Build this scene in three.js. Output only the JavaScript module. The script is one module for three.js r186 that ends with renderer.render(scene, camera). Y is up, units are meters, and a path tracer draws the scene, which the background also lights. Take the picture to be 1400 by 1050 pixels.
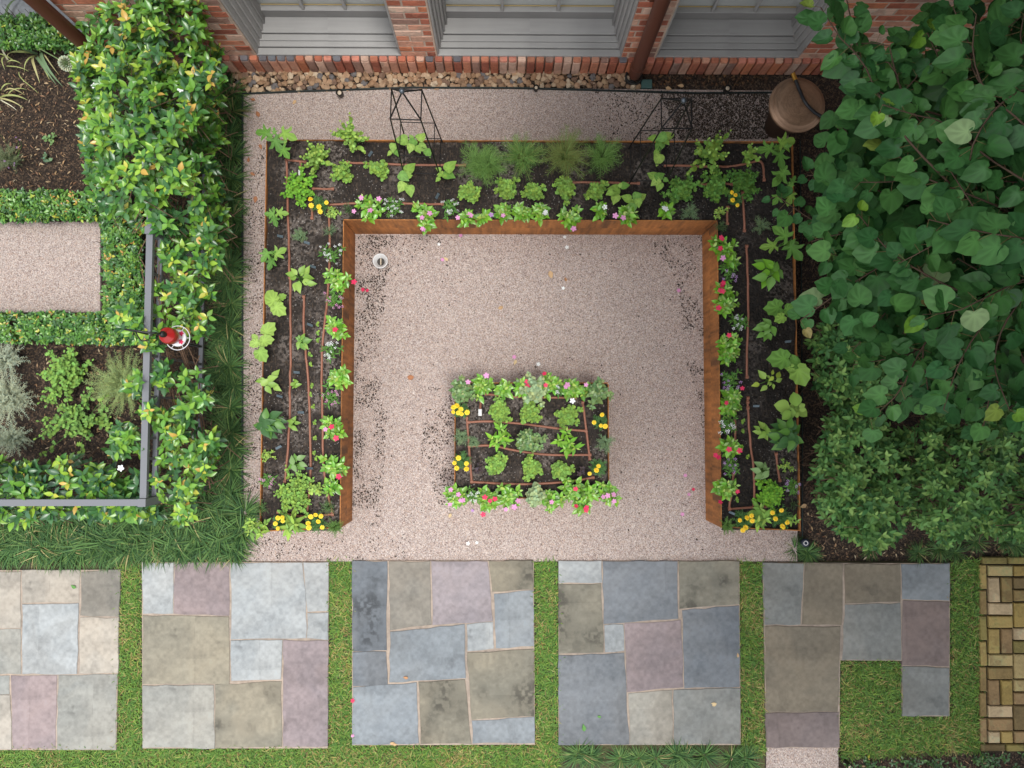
import * as THREE from 'three';
import { mergeGeometries } from 'three/addons/utils/BufferGeometryUtils.js';

// ---------------------------------------------------------------- camera, sky, sun, exposure
const W = 1400, HGT = 1050, F = 970, CAM_H = 5.54;      // photograph size, focal length in its pixels, camera height
const scene = new THREE.Scene();
const camera = new THREE.PerspectiveCamera(2 * Math.atan(HGT / 2 / F) * 180 / Math.PI, 4 / 3, 0.1, 400);
const NX = -9, NY = 47;                                 // the point straight below, from the picture centre
camera.position.set(0, CAM_H, 0);
camera.up.set(0, 0, -1);
const fwd = new THREE.Vector3(-NX / F, -1, -NY / F).normalize();
camera.lookAt(camera.position.clone().add(fwd));
camera.updateMatrixWorld(true);

const renderer = new THREE.WebGLRenderer({ antialias: true });
renderer.toneMapping = THREE.LinearToneMapping;
renderer.toneMappingExposure = 1.68;
renderer.outputColorSpace = THREE.SRGBColorSpace;
renderer.shadowMap.enabled = true;

{ // overcast sky: brighter overhead, dimmer at the horizon
  const w = 64, h = 32, d = new Float32Array(w * h * 4);
  for (let j = 0; j < h; j++) for (let i = 0; i < w; i++) {
    const el = ((j + 0.5) / h - 0.5) * Math.PI, s = Math.max(0, Math.sin(el));
    const L = el > 0 ? 0.46 + 0.6 * s : 0.2;
    const k = (j * w + i) * 4;
    d[k] = L * 0.985; d[k + 1] = L; d[k + 2] = L * 1.03; d[k + 3] = 1;
  }
  const t = new THREE.DataTexture(d, w, h, THREE.RGBAFormat, THREE.FloatType);
  t.mapping = THREE.EquirectangularReflectionMapping; t.magFilter = THREE.LinearFilter; t.minFilter = THREE.LinearFilter;
  t.colorSpace = THREE.LinearSRGBColorSpace; t.needsUpdate = true;
  scene.background = t; scene.environment = t;
}
const sun = new THREE.DirectionalLight(new THREE.Color(1, 0.965, 0.91), 1.4);
sun.position.set(1.8, 12, 1.9); sun.target.position.set(0, 0, 0);
sun.castShadow = true; sun.shadow.radius = 26; sun.shadow.mapSize.set(2048, 2048);
Object.assign(sun.shadow.camera, { left: -9, right: 9, top: 9, bottom: -9, near: 0.5, far: 40 });
scene.add(sun, sun.target);

// ---------------------------------------------------------------- helpers
const V = (x, y, z) => new THREE.Vector3(x, y, z);
const rightV = new THREE.Vector3().crossVectors(fwd, V(0, 0, -1)).normalize();
const upV = new THREE.Vector3().crossVectors(rightV, fwd).normalize();
// where the photograph's pixel meets the horizontal level y
function G(px, py, y = 0) {
  const d = fwd.clone().addScaledVector(rightV, (px - W / 2) / F).addScaledVector(upV, (HGT / 2 - py) / F);
  return camera.position.clone().addScaledVector(d, (CAM_H - y) / -d.y);
}
// where the pixel meets the upright plane z = zz
function onWall(px, py, zz) {
  const d = fwd.clone().addScaledVector(rightV, (px - W / 2) / F).addScaledVector(upV, (HGT / 2 - py) / F);
  return camera.position.clone().addScaledVector(d, zz / d.z);
}
const pxm = y => F / (CAM_H - y);                       // pixels to a metre at level y
function rng(seed) { let a = seed >>> 0; return () => { a = (a + 0x6D2B79F5) | 0; let t = Math.imul(a ^ (a >>> 15), 1 | a); t = (t + Math.imul(t ^ (t >>> 7), 61 | t)) ^ t; return ((t ^ (t >>> 14)) >>> 0) / 4294967296; }; }
let R = rng(7);
const rr = (a, b) => a + (b - a) * R();
const pick = a => a[Math.floor(R() * a.length)];
const C = (r, g, b) => new THREE.Color().setRGB(r, g, b);
const S = (r, g, b, k = 0.86) => new THREE.Color().setRGB(r / 255, g / 255, b / 255, THREE.SRGBColorSpace).multiplyScalar(k);
const vary = (c, s = 0.18, h = 0.1) => { const m = 1 + rr(-s, s), t = rr(-h, h); return C(c.r * m * (1 + t), c.g * m, c.b * m * (1 - t)); };
const used = {};
function numbered(n) { const k = used[n] = (used[n] ?? -1) + 1; return k ? n + '_' + String(k).padStart(3, '0') : n; }
function tag(o, label, category, group, kind) { if (label) o.userData.label = label; if (category) o.userData.category = category; if (group) o.userData.group = group; if (kind) o.userData.kind = kind; return o; }
function thing(name, label, category, p = V(0, 0, 0), group, turn = 0) { const g = new THREE.Group(); g.name = numbered(name); g.position.copy(p); g.rotation.y = turn; scene.add(g); return tag(g, label, category, group); }
function mesh(name, geo, mat, parent, p) { const m = new THREE.Mesh(geo, mat); m.name = parent ? name : numbered(name); m.castShadow = m.receiveShadow = true; if (p) m.position.copy(p); (parent || scene).add(m); return m; }
function struct(name, geo, mat) { return tag(mesh(name, geo, mat), null, null, null, 'structure'); }
function group(name, parent) { const g = new THREE.Group(); g.name = name; parent.add(g); return g; }

// value noise, tileable with period p
function hash2(x, y, s) { let h = Math.imul(x, 374761393) + Math.imul(y, 668265263) + Math.imul(s, 974634777); h = Math.imul(h ^ (h >>> 13), 1274126177); return ((h ^ (h >>> 16)) >>> 0) / 4294967296; }
function vnoise(x, y, p, s) { const xi = Math.floor(x), yi = Math.floor(y), fx = x - xi, fy = y - yi, u = fx * fx * (3 - 2 * fx), v = fy * fy * (3 - 2 * fy), m = (a) => ((a % p) + p) % p; const a = hash2(m(xi), m(yi), s), b = hash2(m(xi + 1), m(yi), s), c = hash2(m(xi), m(yi + 1), s), d = hash2(m(xi + 1), m(yi + 1), s); return a + (b - a) * u + (c - a) * v + (a - b - c + d) * u * v; }
function fbm(x, y, p, s, o = 4) { let t = 0, a = 0.5, n = 0; for (let i = 0; i < o; i++) { t += a * vnoise(x, y, p, s + i); n += a; x *= 2; y *= 2; p *= 2; a *= 0.5; } return t / n; }
const sm = (a, b, x) => { const t = Math.min(1, Math.max(0, (x - a) / (b - a))); return t * t * (3 - 2 * t); };
// a colour texture and a height texture from one function f(u, v) -> [r, g, b, height]; colours are linear
function makeTex(n, f, wantBump = true) {
  const a = new Uint8Array(n * n * 4), b = wantBump ? new Uint8Array(n * n * 4) : null;
  const enc = v => { v = Math.min(1, Math.max(0, v)); return 255 * (v <= 0.0031308 ? 12.92 * v : 1.055 * Math.pow(v, 1 / 2.4) - 0.055); };
  for (let j = 0; j < n; j++) for (let i = 0; i < n; i++) {
    const [r, g, bl, hh] = f(i / n, j / n), k = (j * n + i) * 4;
    a[k] = enc(r); a[k + 1] = enc(g); a[k + 2] = enc(bl); a[k + 3] = 255;
    if (b) { b[k] = b[k + 1] = b[k + 2] = Math.min(255, Math.max(0, hh * 255)); b[k + 3] = 255; }
  }
  const fin = (arr, cs) => { const t = new THREE.DataTexture(arr, n, n); t.colorSpace = cs; t.wrapS = t.wrapT = THREE.RepeatWrapping; t.magFilter = THREE.LinearFilter; t.minFilter = THREE.LinearMipmapLinearFilter; t.generateMipmaps = true; t.needsUpdate = true; return t; };
  return { map: fin(a, THREE.SRGBColorSpace), bump: b ? fin(b, THREE.NoColorSpace) : null };
}
const M = (o) => new THREE.MeshStandardMaterial({ roughness: 0.8, ...o });

// geometry collector with a colour for each vertex
class MB {
  constructor() { this.p = []; this.c = []; this.i = []; }
  add(tp, m, col) { // a leaf template through a matrix
    const o = this.p.length / 3, e = m.elements, P = tp.p;
    for (let k = 0; k < P.length; k += 3) { const x = P[k], y = P[k + 1], z = P[k + 2]; this.p.push(e[0] * x + e[4] * y + e[8] * z + e[12], e[1] * x + e[5] * y + e[9] * z + e[13], e[2] * x + e[6] * y + e[10] * z + e[14]); const s = tp.s ? tp.s[k / 3] : 1; this.c.push(col.r * s, col.g * s, col.b * s); }
    for (const t of tp.i) this.i.push(t + o);
    return this;
  }
  tube(pts, r0, r1, col, sides = 5) {
    const o = this.p.length / 3, n = pts.length, t = V(0, 0, 0), a = V(0, 0, 0), b = V(0, 0, 0);
    for (let k = 0; k < n; k++) {
      t.copy(pts[Math.min(n - 1, k + 1)]).sub(pts[Math.max(0, k - 1)]).normalize();
      a.set(0, 1, 0); if (Math.abs(t.y) > 0.9) a.set(1, 0, 0);
      b.crossVectors(t, a).normalize(); a.crossVectors(b, t).normalize();
      const r = r0 + (r1 - r0) * k / (n - 1);
      for (let s = 0; s < sides; s++) { const q = s / sides * Math.PI * 2, cx = Math.cos(q) * r, cy = Math.sin(q) * r; this.p.push(pts[k].x + a.x * cx + b.x * cy, pts[k].y + a.y * cx + b.y * cy, pts[k].z + a.z * cx + b.z * cy); this.c.push(col.r, col.g, col.b); }
    }
    for (let k = 0; k < n - 1; k++) for (let s = 0; s < sides; s++) { const q = o + k * sides + s, w = o + k * sides + (s + 1) % sides; this.i.push(q, w, q + sides, w, w + sides, q + sides); }
    for (const e of [0, n - 1]) for (let s = 1; s < sides - 1; s++) this.i.push(o + e * sides, o + e * sides + s, o + e * sides + s + 1);
    return this;
  }
  geo() { const g = new THREE.BufferGeometry(); g.setAttribute('position', new THREE.Float32BufferAttribute(this.p, 3)); g.setAttribute('color', new THREE.Float32BufferAttribute(this.c, 3)); g.setIndex(this.i); g.computeVertexNormals(); return g; }
  build(name, mat, parent) { if (!this.i.length) return null; return mesh(name, this.geo(), mat, parent); }
}
// leaf templates: the stalk end at the origin, the blade along +x, width along z, y up
function strip(ws, { fold = 0.25, droop = 0.25, wave = 0 } = {}) {
  const p = [], i = [], s = [], n = ws.length;
  ws.forEach((w, k) => { const x = k / (n - 1), y = -droop * x * x + (k % 2 ? wave : -wave); p.push(x, y, 0, x, y + fold * w, w, x, y + fold * w, -w); s.push(1.12, 0.95, 0.95); });
  for (let k = 0; k < n - 1; k++) { const a = 3 * k, b = a + 3; i.push(a, a + 1, b + 1, a, b + 1, b, a, b + 2, a + 2, a, b, b + 2); }
  return { p, i, s };
}
function fan(outline, { cx = 0.35, cup = 0.12, ribs = 0.02, droop = 0.12, y0 = 0 } = {}) { // outline [[x, z], ...] closed, centre on the midrib
  const p = [cx, y0, 0], s = [1.35], i = [], n = outline.length;
  outline.forEach(([x, z], k) => { const mx = (x + cx) / 2, mz = z / 2; p.push(mx, cup * 0.35 * Math.hypot(mx - cx, mz) + (k % 2 ? ribs : -ribs) - droop * mx * mx, mz); s.push(k % 2 ? 0.9 : 1.22); });
  outline.forEach(([x, z], k) => { p.push(x, cup * Math.hypot(x - cx, z) + (k % 2 ? ribs : -ribs) * 1.6 - droop * x * x, z); s.push(k % 2 ? 0.92 : 1.06); });
  for (let k = 0; k < n; k++) { const a = 1 + k, b = 1 + (k + 1) % n; i.push(0, a, b, a, a + n, b, b, a + n, b + n); }
  return { p, i, s };
}
function mirror(half) { return [...half, ...half.slice(1, -1).reverse().map(([x, z]) => [x, -z])]; }
const T = {
  ovate: strip([0, 0.24, 0.31, 0.24, 0.12, 0], { droop: 0.22 }),
  ovate2: strip([0, 0.2, 0.28, 0.26, 0.14, 0], { droop: -0.05, fold: 0.35 }),
  lance: strip([0, 0.13, 0.19, 0.16, 0.09, 0], { droop: 0.3 }),
  glossy: strip([0, 0.17, 0.25, 0.23, 0.13, 0], { droop: 0.16, fold: 0.3 }),
  round: strip([0.02, 0.32, 0.42, 0.4, 0.27, 0], { droop: 0.2, fold: 0.15 }),
  lobed: strip([0.03, 0.07, 0.2, 0.07, 0.27, 0.09, 0.36, 0.15, 0.34, 0.2, 0.24, 0], { droop: 0.28, fold: 0.25, wave: 0.03 }),
  frill: strip([0.02, 0.3, 0.16, 0.42, 0.2, 0.34, 0], { droop: 0.15, fold: 0.2, wave: 0.05 }),
  needle: strip([0.03, 0.05, 0.035, 0], { droop: 0.1, fold: 0 }),
  blade: strip([0.02, 0.026, 0.022, 0.015, 0], { droop: 0.6, fold: 0.1 }),
  petal: strip([0.05, 0.24, 0.36, 0.14], { droop: 0.1, fold: 0.05 }),
  heart: fan(mirror([[0, 0], [-0.1, 0.12], [-0.12, 0.28], [-0.02, 0.44], [0.2, 0.53], [0.45, 0.52], [0.68, 0.38], [0.86, 0.17], [1, 0]]), { cx: 0.12, cup: 0.1, ribs: 0.022, droop: 0.16 }),
  heartFold: fan(mirror([[0, 0], [-0.1, 0.1], [-0.1, 0.24], [0, 0.38], [0.22, 0.44], [0.46, 0.42], [0.7, 0.3], [0.87, 0.13], [1, 0]]), { cx: 0.12, cup: 0.42, ribs: 0.02, droop: 0.25 }),
  bean: fan(mirror([[0, 0], [0, 0.2], [0.08, 0.36], [0.3, 0.42], [0.55, 0.34], [0.8, 0.16], [1, 0]]), { cx: 0.25, cup: 0.08, ribs: 0.012, droop: 0.2 }),
  squash: fan(mirror([[0, 0], [-0.08, 0.2], [0.06, 0.42], [0.22, 0.4], [0.38, 0.5], [0.55, 0.38], [0.74, 0.36], [0.84, 0.2], [1, 0]]), { cx: 0.2, cup: 0.12, ribs: 0.03, droop: 0.22 }),
  okra: fan(mirror([[0.02, 0], [-0.12, 0.2], [-0.06, 0.42], [0.14, 0.2], [0.28, 0.34], [0.45, 0.58], [0.5, 0.36], [0.42, 0.16], [0.66, 0.24], [0.86, 0.16], [1, 0]]), { cx: 0.14, cup: 0.1, ribs: 0.02, droop: 0.18 }),
};
const tGeo = {};
function leafGeo(k) { if (!tGeo[k]) { const b = new MB(); b.add(T[k], new THREE.Matrix4(), C(1, 1, 1)); tGeo[k] = b.geo(); } return tGeo[k]; }
const _x = V(0, 0, 0), _y = V(0, 0, 0), _z = V(0, 0, 0);
function leafMatrix(p, az, pitch, L, roll = 0, wide = 1) {
  _x.set(Math.cos(az) * Math.cos(pitch), Math.sin(pitch), Math.sin(az) * Math.cos(pitch));
  _z.set(-Math.sin(az), 0, Math.cos(az)); _y.crossVectors(_z, _x).normalize();
  if (roll) { _z.applyAxisAngle(_x, roll); _y.applyAxisAngle(_x, roll); }
  return new THREE.Matrix4().makeBasis(_x.clone().multiplyScalar(L), _y.clone().multiplyScalar(L), _z.clone().multiplyScalar(L * wide)).setPosition(p);
}
function leafMesh(name, key, mat, m, parent) { const o = new THREE.Mesh(leafGeo(key), mat); o.name = name; o.castShadow = o.receiveShadow = true; m.decompose(o.position, o.quaternion, o.scale); parent.add(o); return o; }
const leafMatCache = {};
function leafMat(c, rough = 0.5, tr = 0) { const k = c.getHexString() + rough + tr; return leafMatCache[k] ??= new THREE.MeshPhysicalMaterial({ color: c, roughness: rough, side: THREE.DoubleSide, vertexColors: true, transmission: tr, specularIntensity: 0.6 }); }
const foliage = new THREE.MeshPhysicalMaterial({ roughness: 0.6, side: THREE.DoubleSide, vertexColors: true, specularIntensity: 0.5 });
const foliageGloss = new THREE.MeshPhysicalMaterial({ roughness: 0.3, side: THREE.DoubleSide, vertexColors: true });
const twigMat = M({ roughness: 0.85, vertexColors: true });

const inPoly = (x, y, P) => { let c = false; for (let i = 0, j = P.length - 1; i < P.length; j = i++) { const [a, b] = P[i], [d, e] = P[j]; if ((b > y) !== (e > y) && x < (d - a) * (y - b) / (e - b) + a) c = !c; } return c; };
const edgeDist = (x, y, P) => { let m = 1e9; for (let i = 0, j = P.length - 1; i < P.length; j = i++) { const [a, b] = P[j], [d, e] = P[i], l = (d - a) ** 2 + (e - b) ** 2, t = Math.max(0, Math.min(1, ((x - a) * (d - a) + (y - b) * (e - b)) / l)); m = Math.min(m, Math.hypot(x - a - t * (d - a), y - b - t * (e - b))); } return m; };
function samplePoly(P) { const xs = P.map(q => q[0]), ys = P.map(q => q[1]); for (let k = 0; k < 400; k++) { const x = rr(Math.min(...xs), Math.max(...xs)), y = rr(Math.min(...ys), Math.max(...ys)); if (inPoly(x, y, P)) return [x, y]; } return P[0]; }
// a flat slab from a ground outline in world [x, z], its top at y1; uv in metres
function slab(poly, y0, y1, bevel = 0, uo = 0, vo = 0) {
  const sh = new THREE.Shape(poly.map(([x, z]) => new THREE.Vector2(x, -z)));
  const g = new THREE.ExtrudeGeometry(sh, { depth: y1 - y0 - 2 * bevel, bevelEnabled: bevel > 0, bevelThickness: bevel, bevelSize: bevel, bevelOffset: -bevel, bevelSegments: 1 });
  g.rotateX(-Math.PI / 2); g.translate(0, y0 + bevel, 0);
  planar(g, uo, vo); return g;
}
function planar(g, uo = 0, vo = 0) { // uv in metres by the way each face points
  const p = g.attributes.position, n = g.attributes.normal, u = new Float32Array(p.count * 2);
  for (let k = 0; k < p.count; k++) { const ax = Math.abs(n.getX(k)), ay = Math.abs(n.getY(k)), az = Math.abs(n.getZ(k)); let a, b; if (ay >= ax && ay >= az) { a = p.getX(k); b = p.getZ(k); } else if (az >= ax) { a = p.getX(k); b = p.getY(k); } else { a = p.getZ(k); b = p.getY(k); } u[2 * k] = a + uo; u[2 * k + 1] = b + vo; }
  g.setAttribute('uv', new THREE.BufferAttribute(u, 2)); return g;
}
function box(w, h, d, x = 0, y = 0, z = 0) { const g = new THREE.BoxGeometry(w, h, d); g.translate(x, y, z); return planar(g, x, z); }
function cbox(w, h, d, c = 0.004, uo = 0, vo = 0) { // box with chamfered edges, centred
  const sh = new THREE.Shape([[-w / 2, -h / 2], [w / 2, -h / 2], [w / 2, h / 2], [-w / 2, h / 2]].map(a => new THREE.Vector2(...a)));
  const g = new THREE.ExtrudeGeometry(sh, { depth: d - 2 * c, bevelEnabled: true, bevelThickness: c, bevelSize: c, bevelOffset: -c, bevelSegments: 1 });
  g.translate(0, 0, -d / 2 + c); return planar(g, uo, vo);
}
const tubeGeo = (pts, r, seg = 24, sides = 8) => new THREE.TubeGeometry(new THREE.CatmullRomCurve3(pts), seg, r, sides);
const rod = (a, b, r, sides = 6) => { const d = b.clone().sub(a), g = new THREE.CylinderGeometry(r, r, d.length(), sides); g.applyQuaternion(new THREE.Quaternion().setFromUnitVectors(V(0, 1, 0), d.clone().normalize())); const m = a.clone().add(b).multiplyScalar(0.5); g.translate(m.x, m.y, m.z); return g; };
const bar = (a, b, w, h) => { const d = b.clone().sub(a), g = new THREE.BoxGeometry(w, h, d.length()); const mt = new THREE.Matrix4().lookAt(b, a, V(0, 1, 0)); g.applyMatrix4(mt); const m = a.clone().add(b).multiplyScalar(0.5); g.translate(m.x, m.y, m.z); return planar(g); };

// ---------------------------------------------------------------- surfaces
function pebbleTex(n, cells, pal, seed, gap = 0.5) { // stones of many colours, each with its own dome
  const cols = [], px = [], py = [];
  const r0 = rng(seed);
  for (let k = 0; k < cells * cells; k++) { px.push(r0()); py.push(r0()); const c = pal[Math.floor(r0() * pal.length)], m = 0.78 + 0.44 * r0(); cols.push([c.r * m, c.g * m, c.b * m]); }
  return makeTex(n, (u, v) => {
    const x = u * cells, y = v * cells, xi = Math.floor(x), yi = Math.floor(y); let d1 = 9, d2 = 9, id = 0;
    for (let j = -1; j < 2; j++) for (let i = -1; i < 2; i++) { const a = (xi + i + cells) % cells, b = (yi + j + cells) % cells, k = b * cells + a, dx = xi + i + px[k] - x, dy = yi + j + py[k] - y, d = dx * dx + dy * dy; if (d < d1) { d2 = d1; d1 = d; id = k; } else if (d < d2) d2 = d; }
    const e = Math.sqrt(d2) - Math.sqrt(d1), h = sm(0, gap, e), c = cols[id];
    return [c[0], c[1], c[2], h * (0.5 + 0.5 * px[id])];
  });
}
const gravelPal = [S(200, 184, 176), S(192, 175, 167), S(180, 163, 156), S(206, 193, 186), S(168, 150, 144), S(198, 178, 166), S(188, 175, 172), S(216, 204, 196), S(146, 128, 122), S(194, 170, 156)];
const gravelT = pebbleTex(2048, 380, gravelPal, 11);
const rep = (t, k) => { const c = t.clone(); c.repeat.set(k, k); c.needsUpdate = true; return c; };
const gravelMat = M({ map: rep(gravelT.map, 1 / 2.2), bumpMap: rep(gravelT.bump, 1 / 2.2), bumpScale: 0.0025, roughness: 0.9 });
const soilT = makeTex(1024, (u, v) => {
  const a = fbm(u * 12, v * 12, 12, 3, 5), f = fbm(u * 90, v * 90, 90, 9, 3), dry = sm(0.5, 0.72, fbm(u * 5, v * 5, 5, 31, 4)) * sm(0.3, 0.7, f), chip = sm(0.68, 0.8, vnoise(u * 150, v * 70, 70 * 15, 55)), pale = hash2(Math.floor(u * 200), Math.floor(v * 200), 5) > 0.975 + 0.02 * sm(0.35, 0.5, fbm(u * 3, v * 3, 3, 88, 2)) ? 0.9 : 0;
  const k = 0.5 + 0.9 * f * a * 2; let r = 0.030 * k, g = 0.023 * k, b = 0.019 * k;
  r += dry * 0.11; g += dry * 0.095; b += dry * 0.085; r += chip * 0.03; g += chip * 0.02; b += chip * 0.012;
  r += pale * 0.2; g += pale * 0.19; b += pale * 0.18;
  return [r, g, b, 0.5 * f + 0.5 * a];
});
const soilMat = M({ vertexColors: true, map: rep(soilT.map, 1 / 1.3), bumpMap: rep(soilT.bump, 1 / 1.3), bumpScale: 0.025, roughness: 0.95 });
const mulchT = pebbleTex(1024, 84, [C(0.05, 0.033, 0.024), C(0.075, 0.048, 0.032), C(0.036, 0.025, 0.019), C(0.03, 0.021, 0.016), C(0.11, 0.07, 0.043), C(0.045, 0.03, 0.022), C(0.15, 0.1, 0.065)], 505, 0.6);
const mulchMat = M({ map: rep(mulchT.map, 1 / 0.9), bumpMap: rep(mulchT.bump, 1 / 0.9), bumpScale: 0.012, roughness: 0.95 });
const thatchT = makeTex(512, (u, v) => { const f = fbm(u * 60, v * 60, 60, 21, 3), a = fbm(u * 6, v * 6, 6, 25, 3); return [0.05 + 0.10 * f * a, 0.05 + 0.085 * f * a, 0.02 + 0.03 * f, f]; });
const thatchMat = M({ map: thatchT.map, bumpMap: thatchT.bump, bumpScale: 0.015, roughness: 0.95 });
const stoneT = [0, 1, 2].map(q => makeTex(512, (u, v) => {
  const wp = fbm(u * 4, v * 4, 4, 150 + q, 3), a = fbm(u * 3 + 1.6 * wp, v * 3 - 1.6 * wp, 3, 100 + q * 9, 6), f = fbm(u * 40, v * 40, 40, 110 + q, 3), l = fbm(u * 2.0, v * 9, 18, 120 + q, 4);
  const stain = q === 2 ? sm(0.42, 0.75, fbm(u * 4, v * 4, 4, 140, 6)) * 0.62 * sm(0.2, 0.7, f) : q === 1 ? sm(0.56, 0.7, a) * 0.16 : 0;
  const k = (0.8 + 0.3 * (a - 0.5) + 0.36 * (f - 0.5) + 0.34 * (l - 0.5) - 0.12 * sm(0.62, 0.66, fbm(u * 6, v * 6, 6, 170 + q, 4)) * sm(0.5, 0.8, vnoise(u * 9, v * 9, 9, 180 + q))) * (1 - stain); const w = (a - 0.5) * 0.1;
  return [k * (1 + w), k, k * (1 - w), 0.5 + 0.6 * (l - 0.5) + 0.4 * (f - 0.5)];
}));
const brickT = makeTex(512, (u, v) => { const a = fbm(u * 7, v * 7, 7, 200, 4), f = fbm(u * 60, v * 60, 60, 210, 3), lime = sm(0.5, 0.7, fbm(u * 11, v * 11, 11, 220, 4)) * 0.75; const k = 0.55 + 0.5 * a + 0.3 * (f - 0.5); return [k + lime * 0.35, k + lime * 0.75, k + lime * 0.9, f]; });
const rustT = makeTex(1024, (u, v) => { const a = fbm(u * 5, v * 5, 5, 300, 5), st = fbm(u * 46, v * 3, 46, 310, 4), f = fbm(u * 80, v * 80, 80, 320, 2), k = 0.5 + 0.55 * a + 0.75 * (st - 0.5) + 0.3 * (f - 0.5), dk = sm(0.56, 0.74, fbm(u * 9, v * 2, 9, 333, 4)) * 0.45; return [0.47 * k * (1 - dk), 0.185 * k * (1 - dk * 0.9), 0.05 * k * (1 - dk * 0.6), f]; });
const rustMat = M({ map: rustT.map, bumpMap: rustT.bump, bumpScale: 0.0015, roughness: 0.75 });
const woodT = makeTex(512, (u, v) => { const a = fbm(u * 3, v * 40, 40 * 3, 400, 4), b = fbm(u * 4, v * 4, 4, 410, 4), k = 0.85 + 0.14 * (a - 0.5) + 0.22 * (b - 0.5); return [k, k, k, a]; });
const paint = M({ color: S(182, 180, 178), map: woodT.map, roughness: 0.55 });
const paintShaded = M({ color: S(156, 154, 152), map: woodT.map, roughness: 0.55 });  // same grey paint, with the shade of the recess put into its colour

// ---------------------------------------------------------------- ground and setting
const poly = (P, y = 0) => P.map(([x, z]) => { const g = G(x, z, y); return [g.x, g.z]; });
{ const g = new THREE.PlaneGeometry(240, 240, 1, 1); g.rotateX(-Math.PI / 2); planar(g); struct('ground', g, mulchMat); }
const gp = (P, y1) => slab(poly(P, y1), 0.001, y1);
struct('gravel_court', gp([[331, 127], [460, 122], [700, 120], [1075, 124], [1080, 220], [1092, 560], [1090, 767.5], [331, 767.5]], 0.02), gravelMat);
struct('gravel_path', gp([[-260, 303], [137, 303], [137, 427], [-260, 427]], 0.02), gravelMat);
struct('gravel_path', gp([[1048, 1018], [1146, 1018], [1148, 1180], [1046, 1180]], 0.018), gravelMat);
struct('lawn_soil', gp([[-260, 767.8], [1046, 767.8], [1340, 767.8], [1340, 1030], [1150, 1040], [1150, 1017.5], [1046, 1017.5], [1046, 1180], [-260, 1180]], 0.012), thatchMat);

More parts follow.
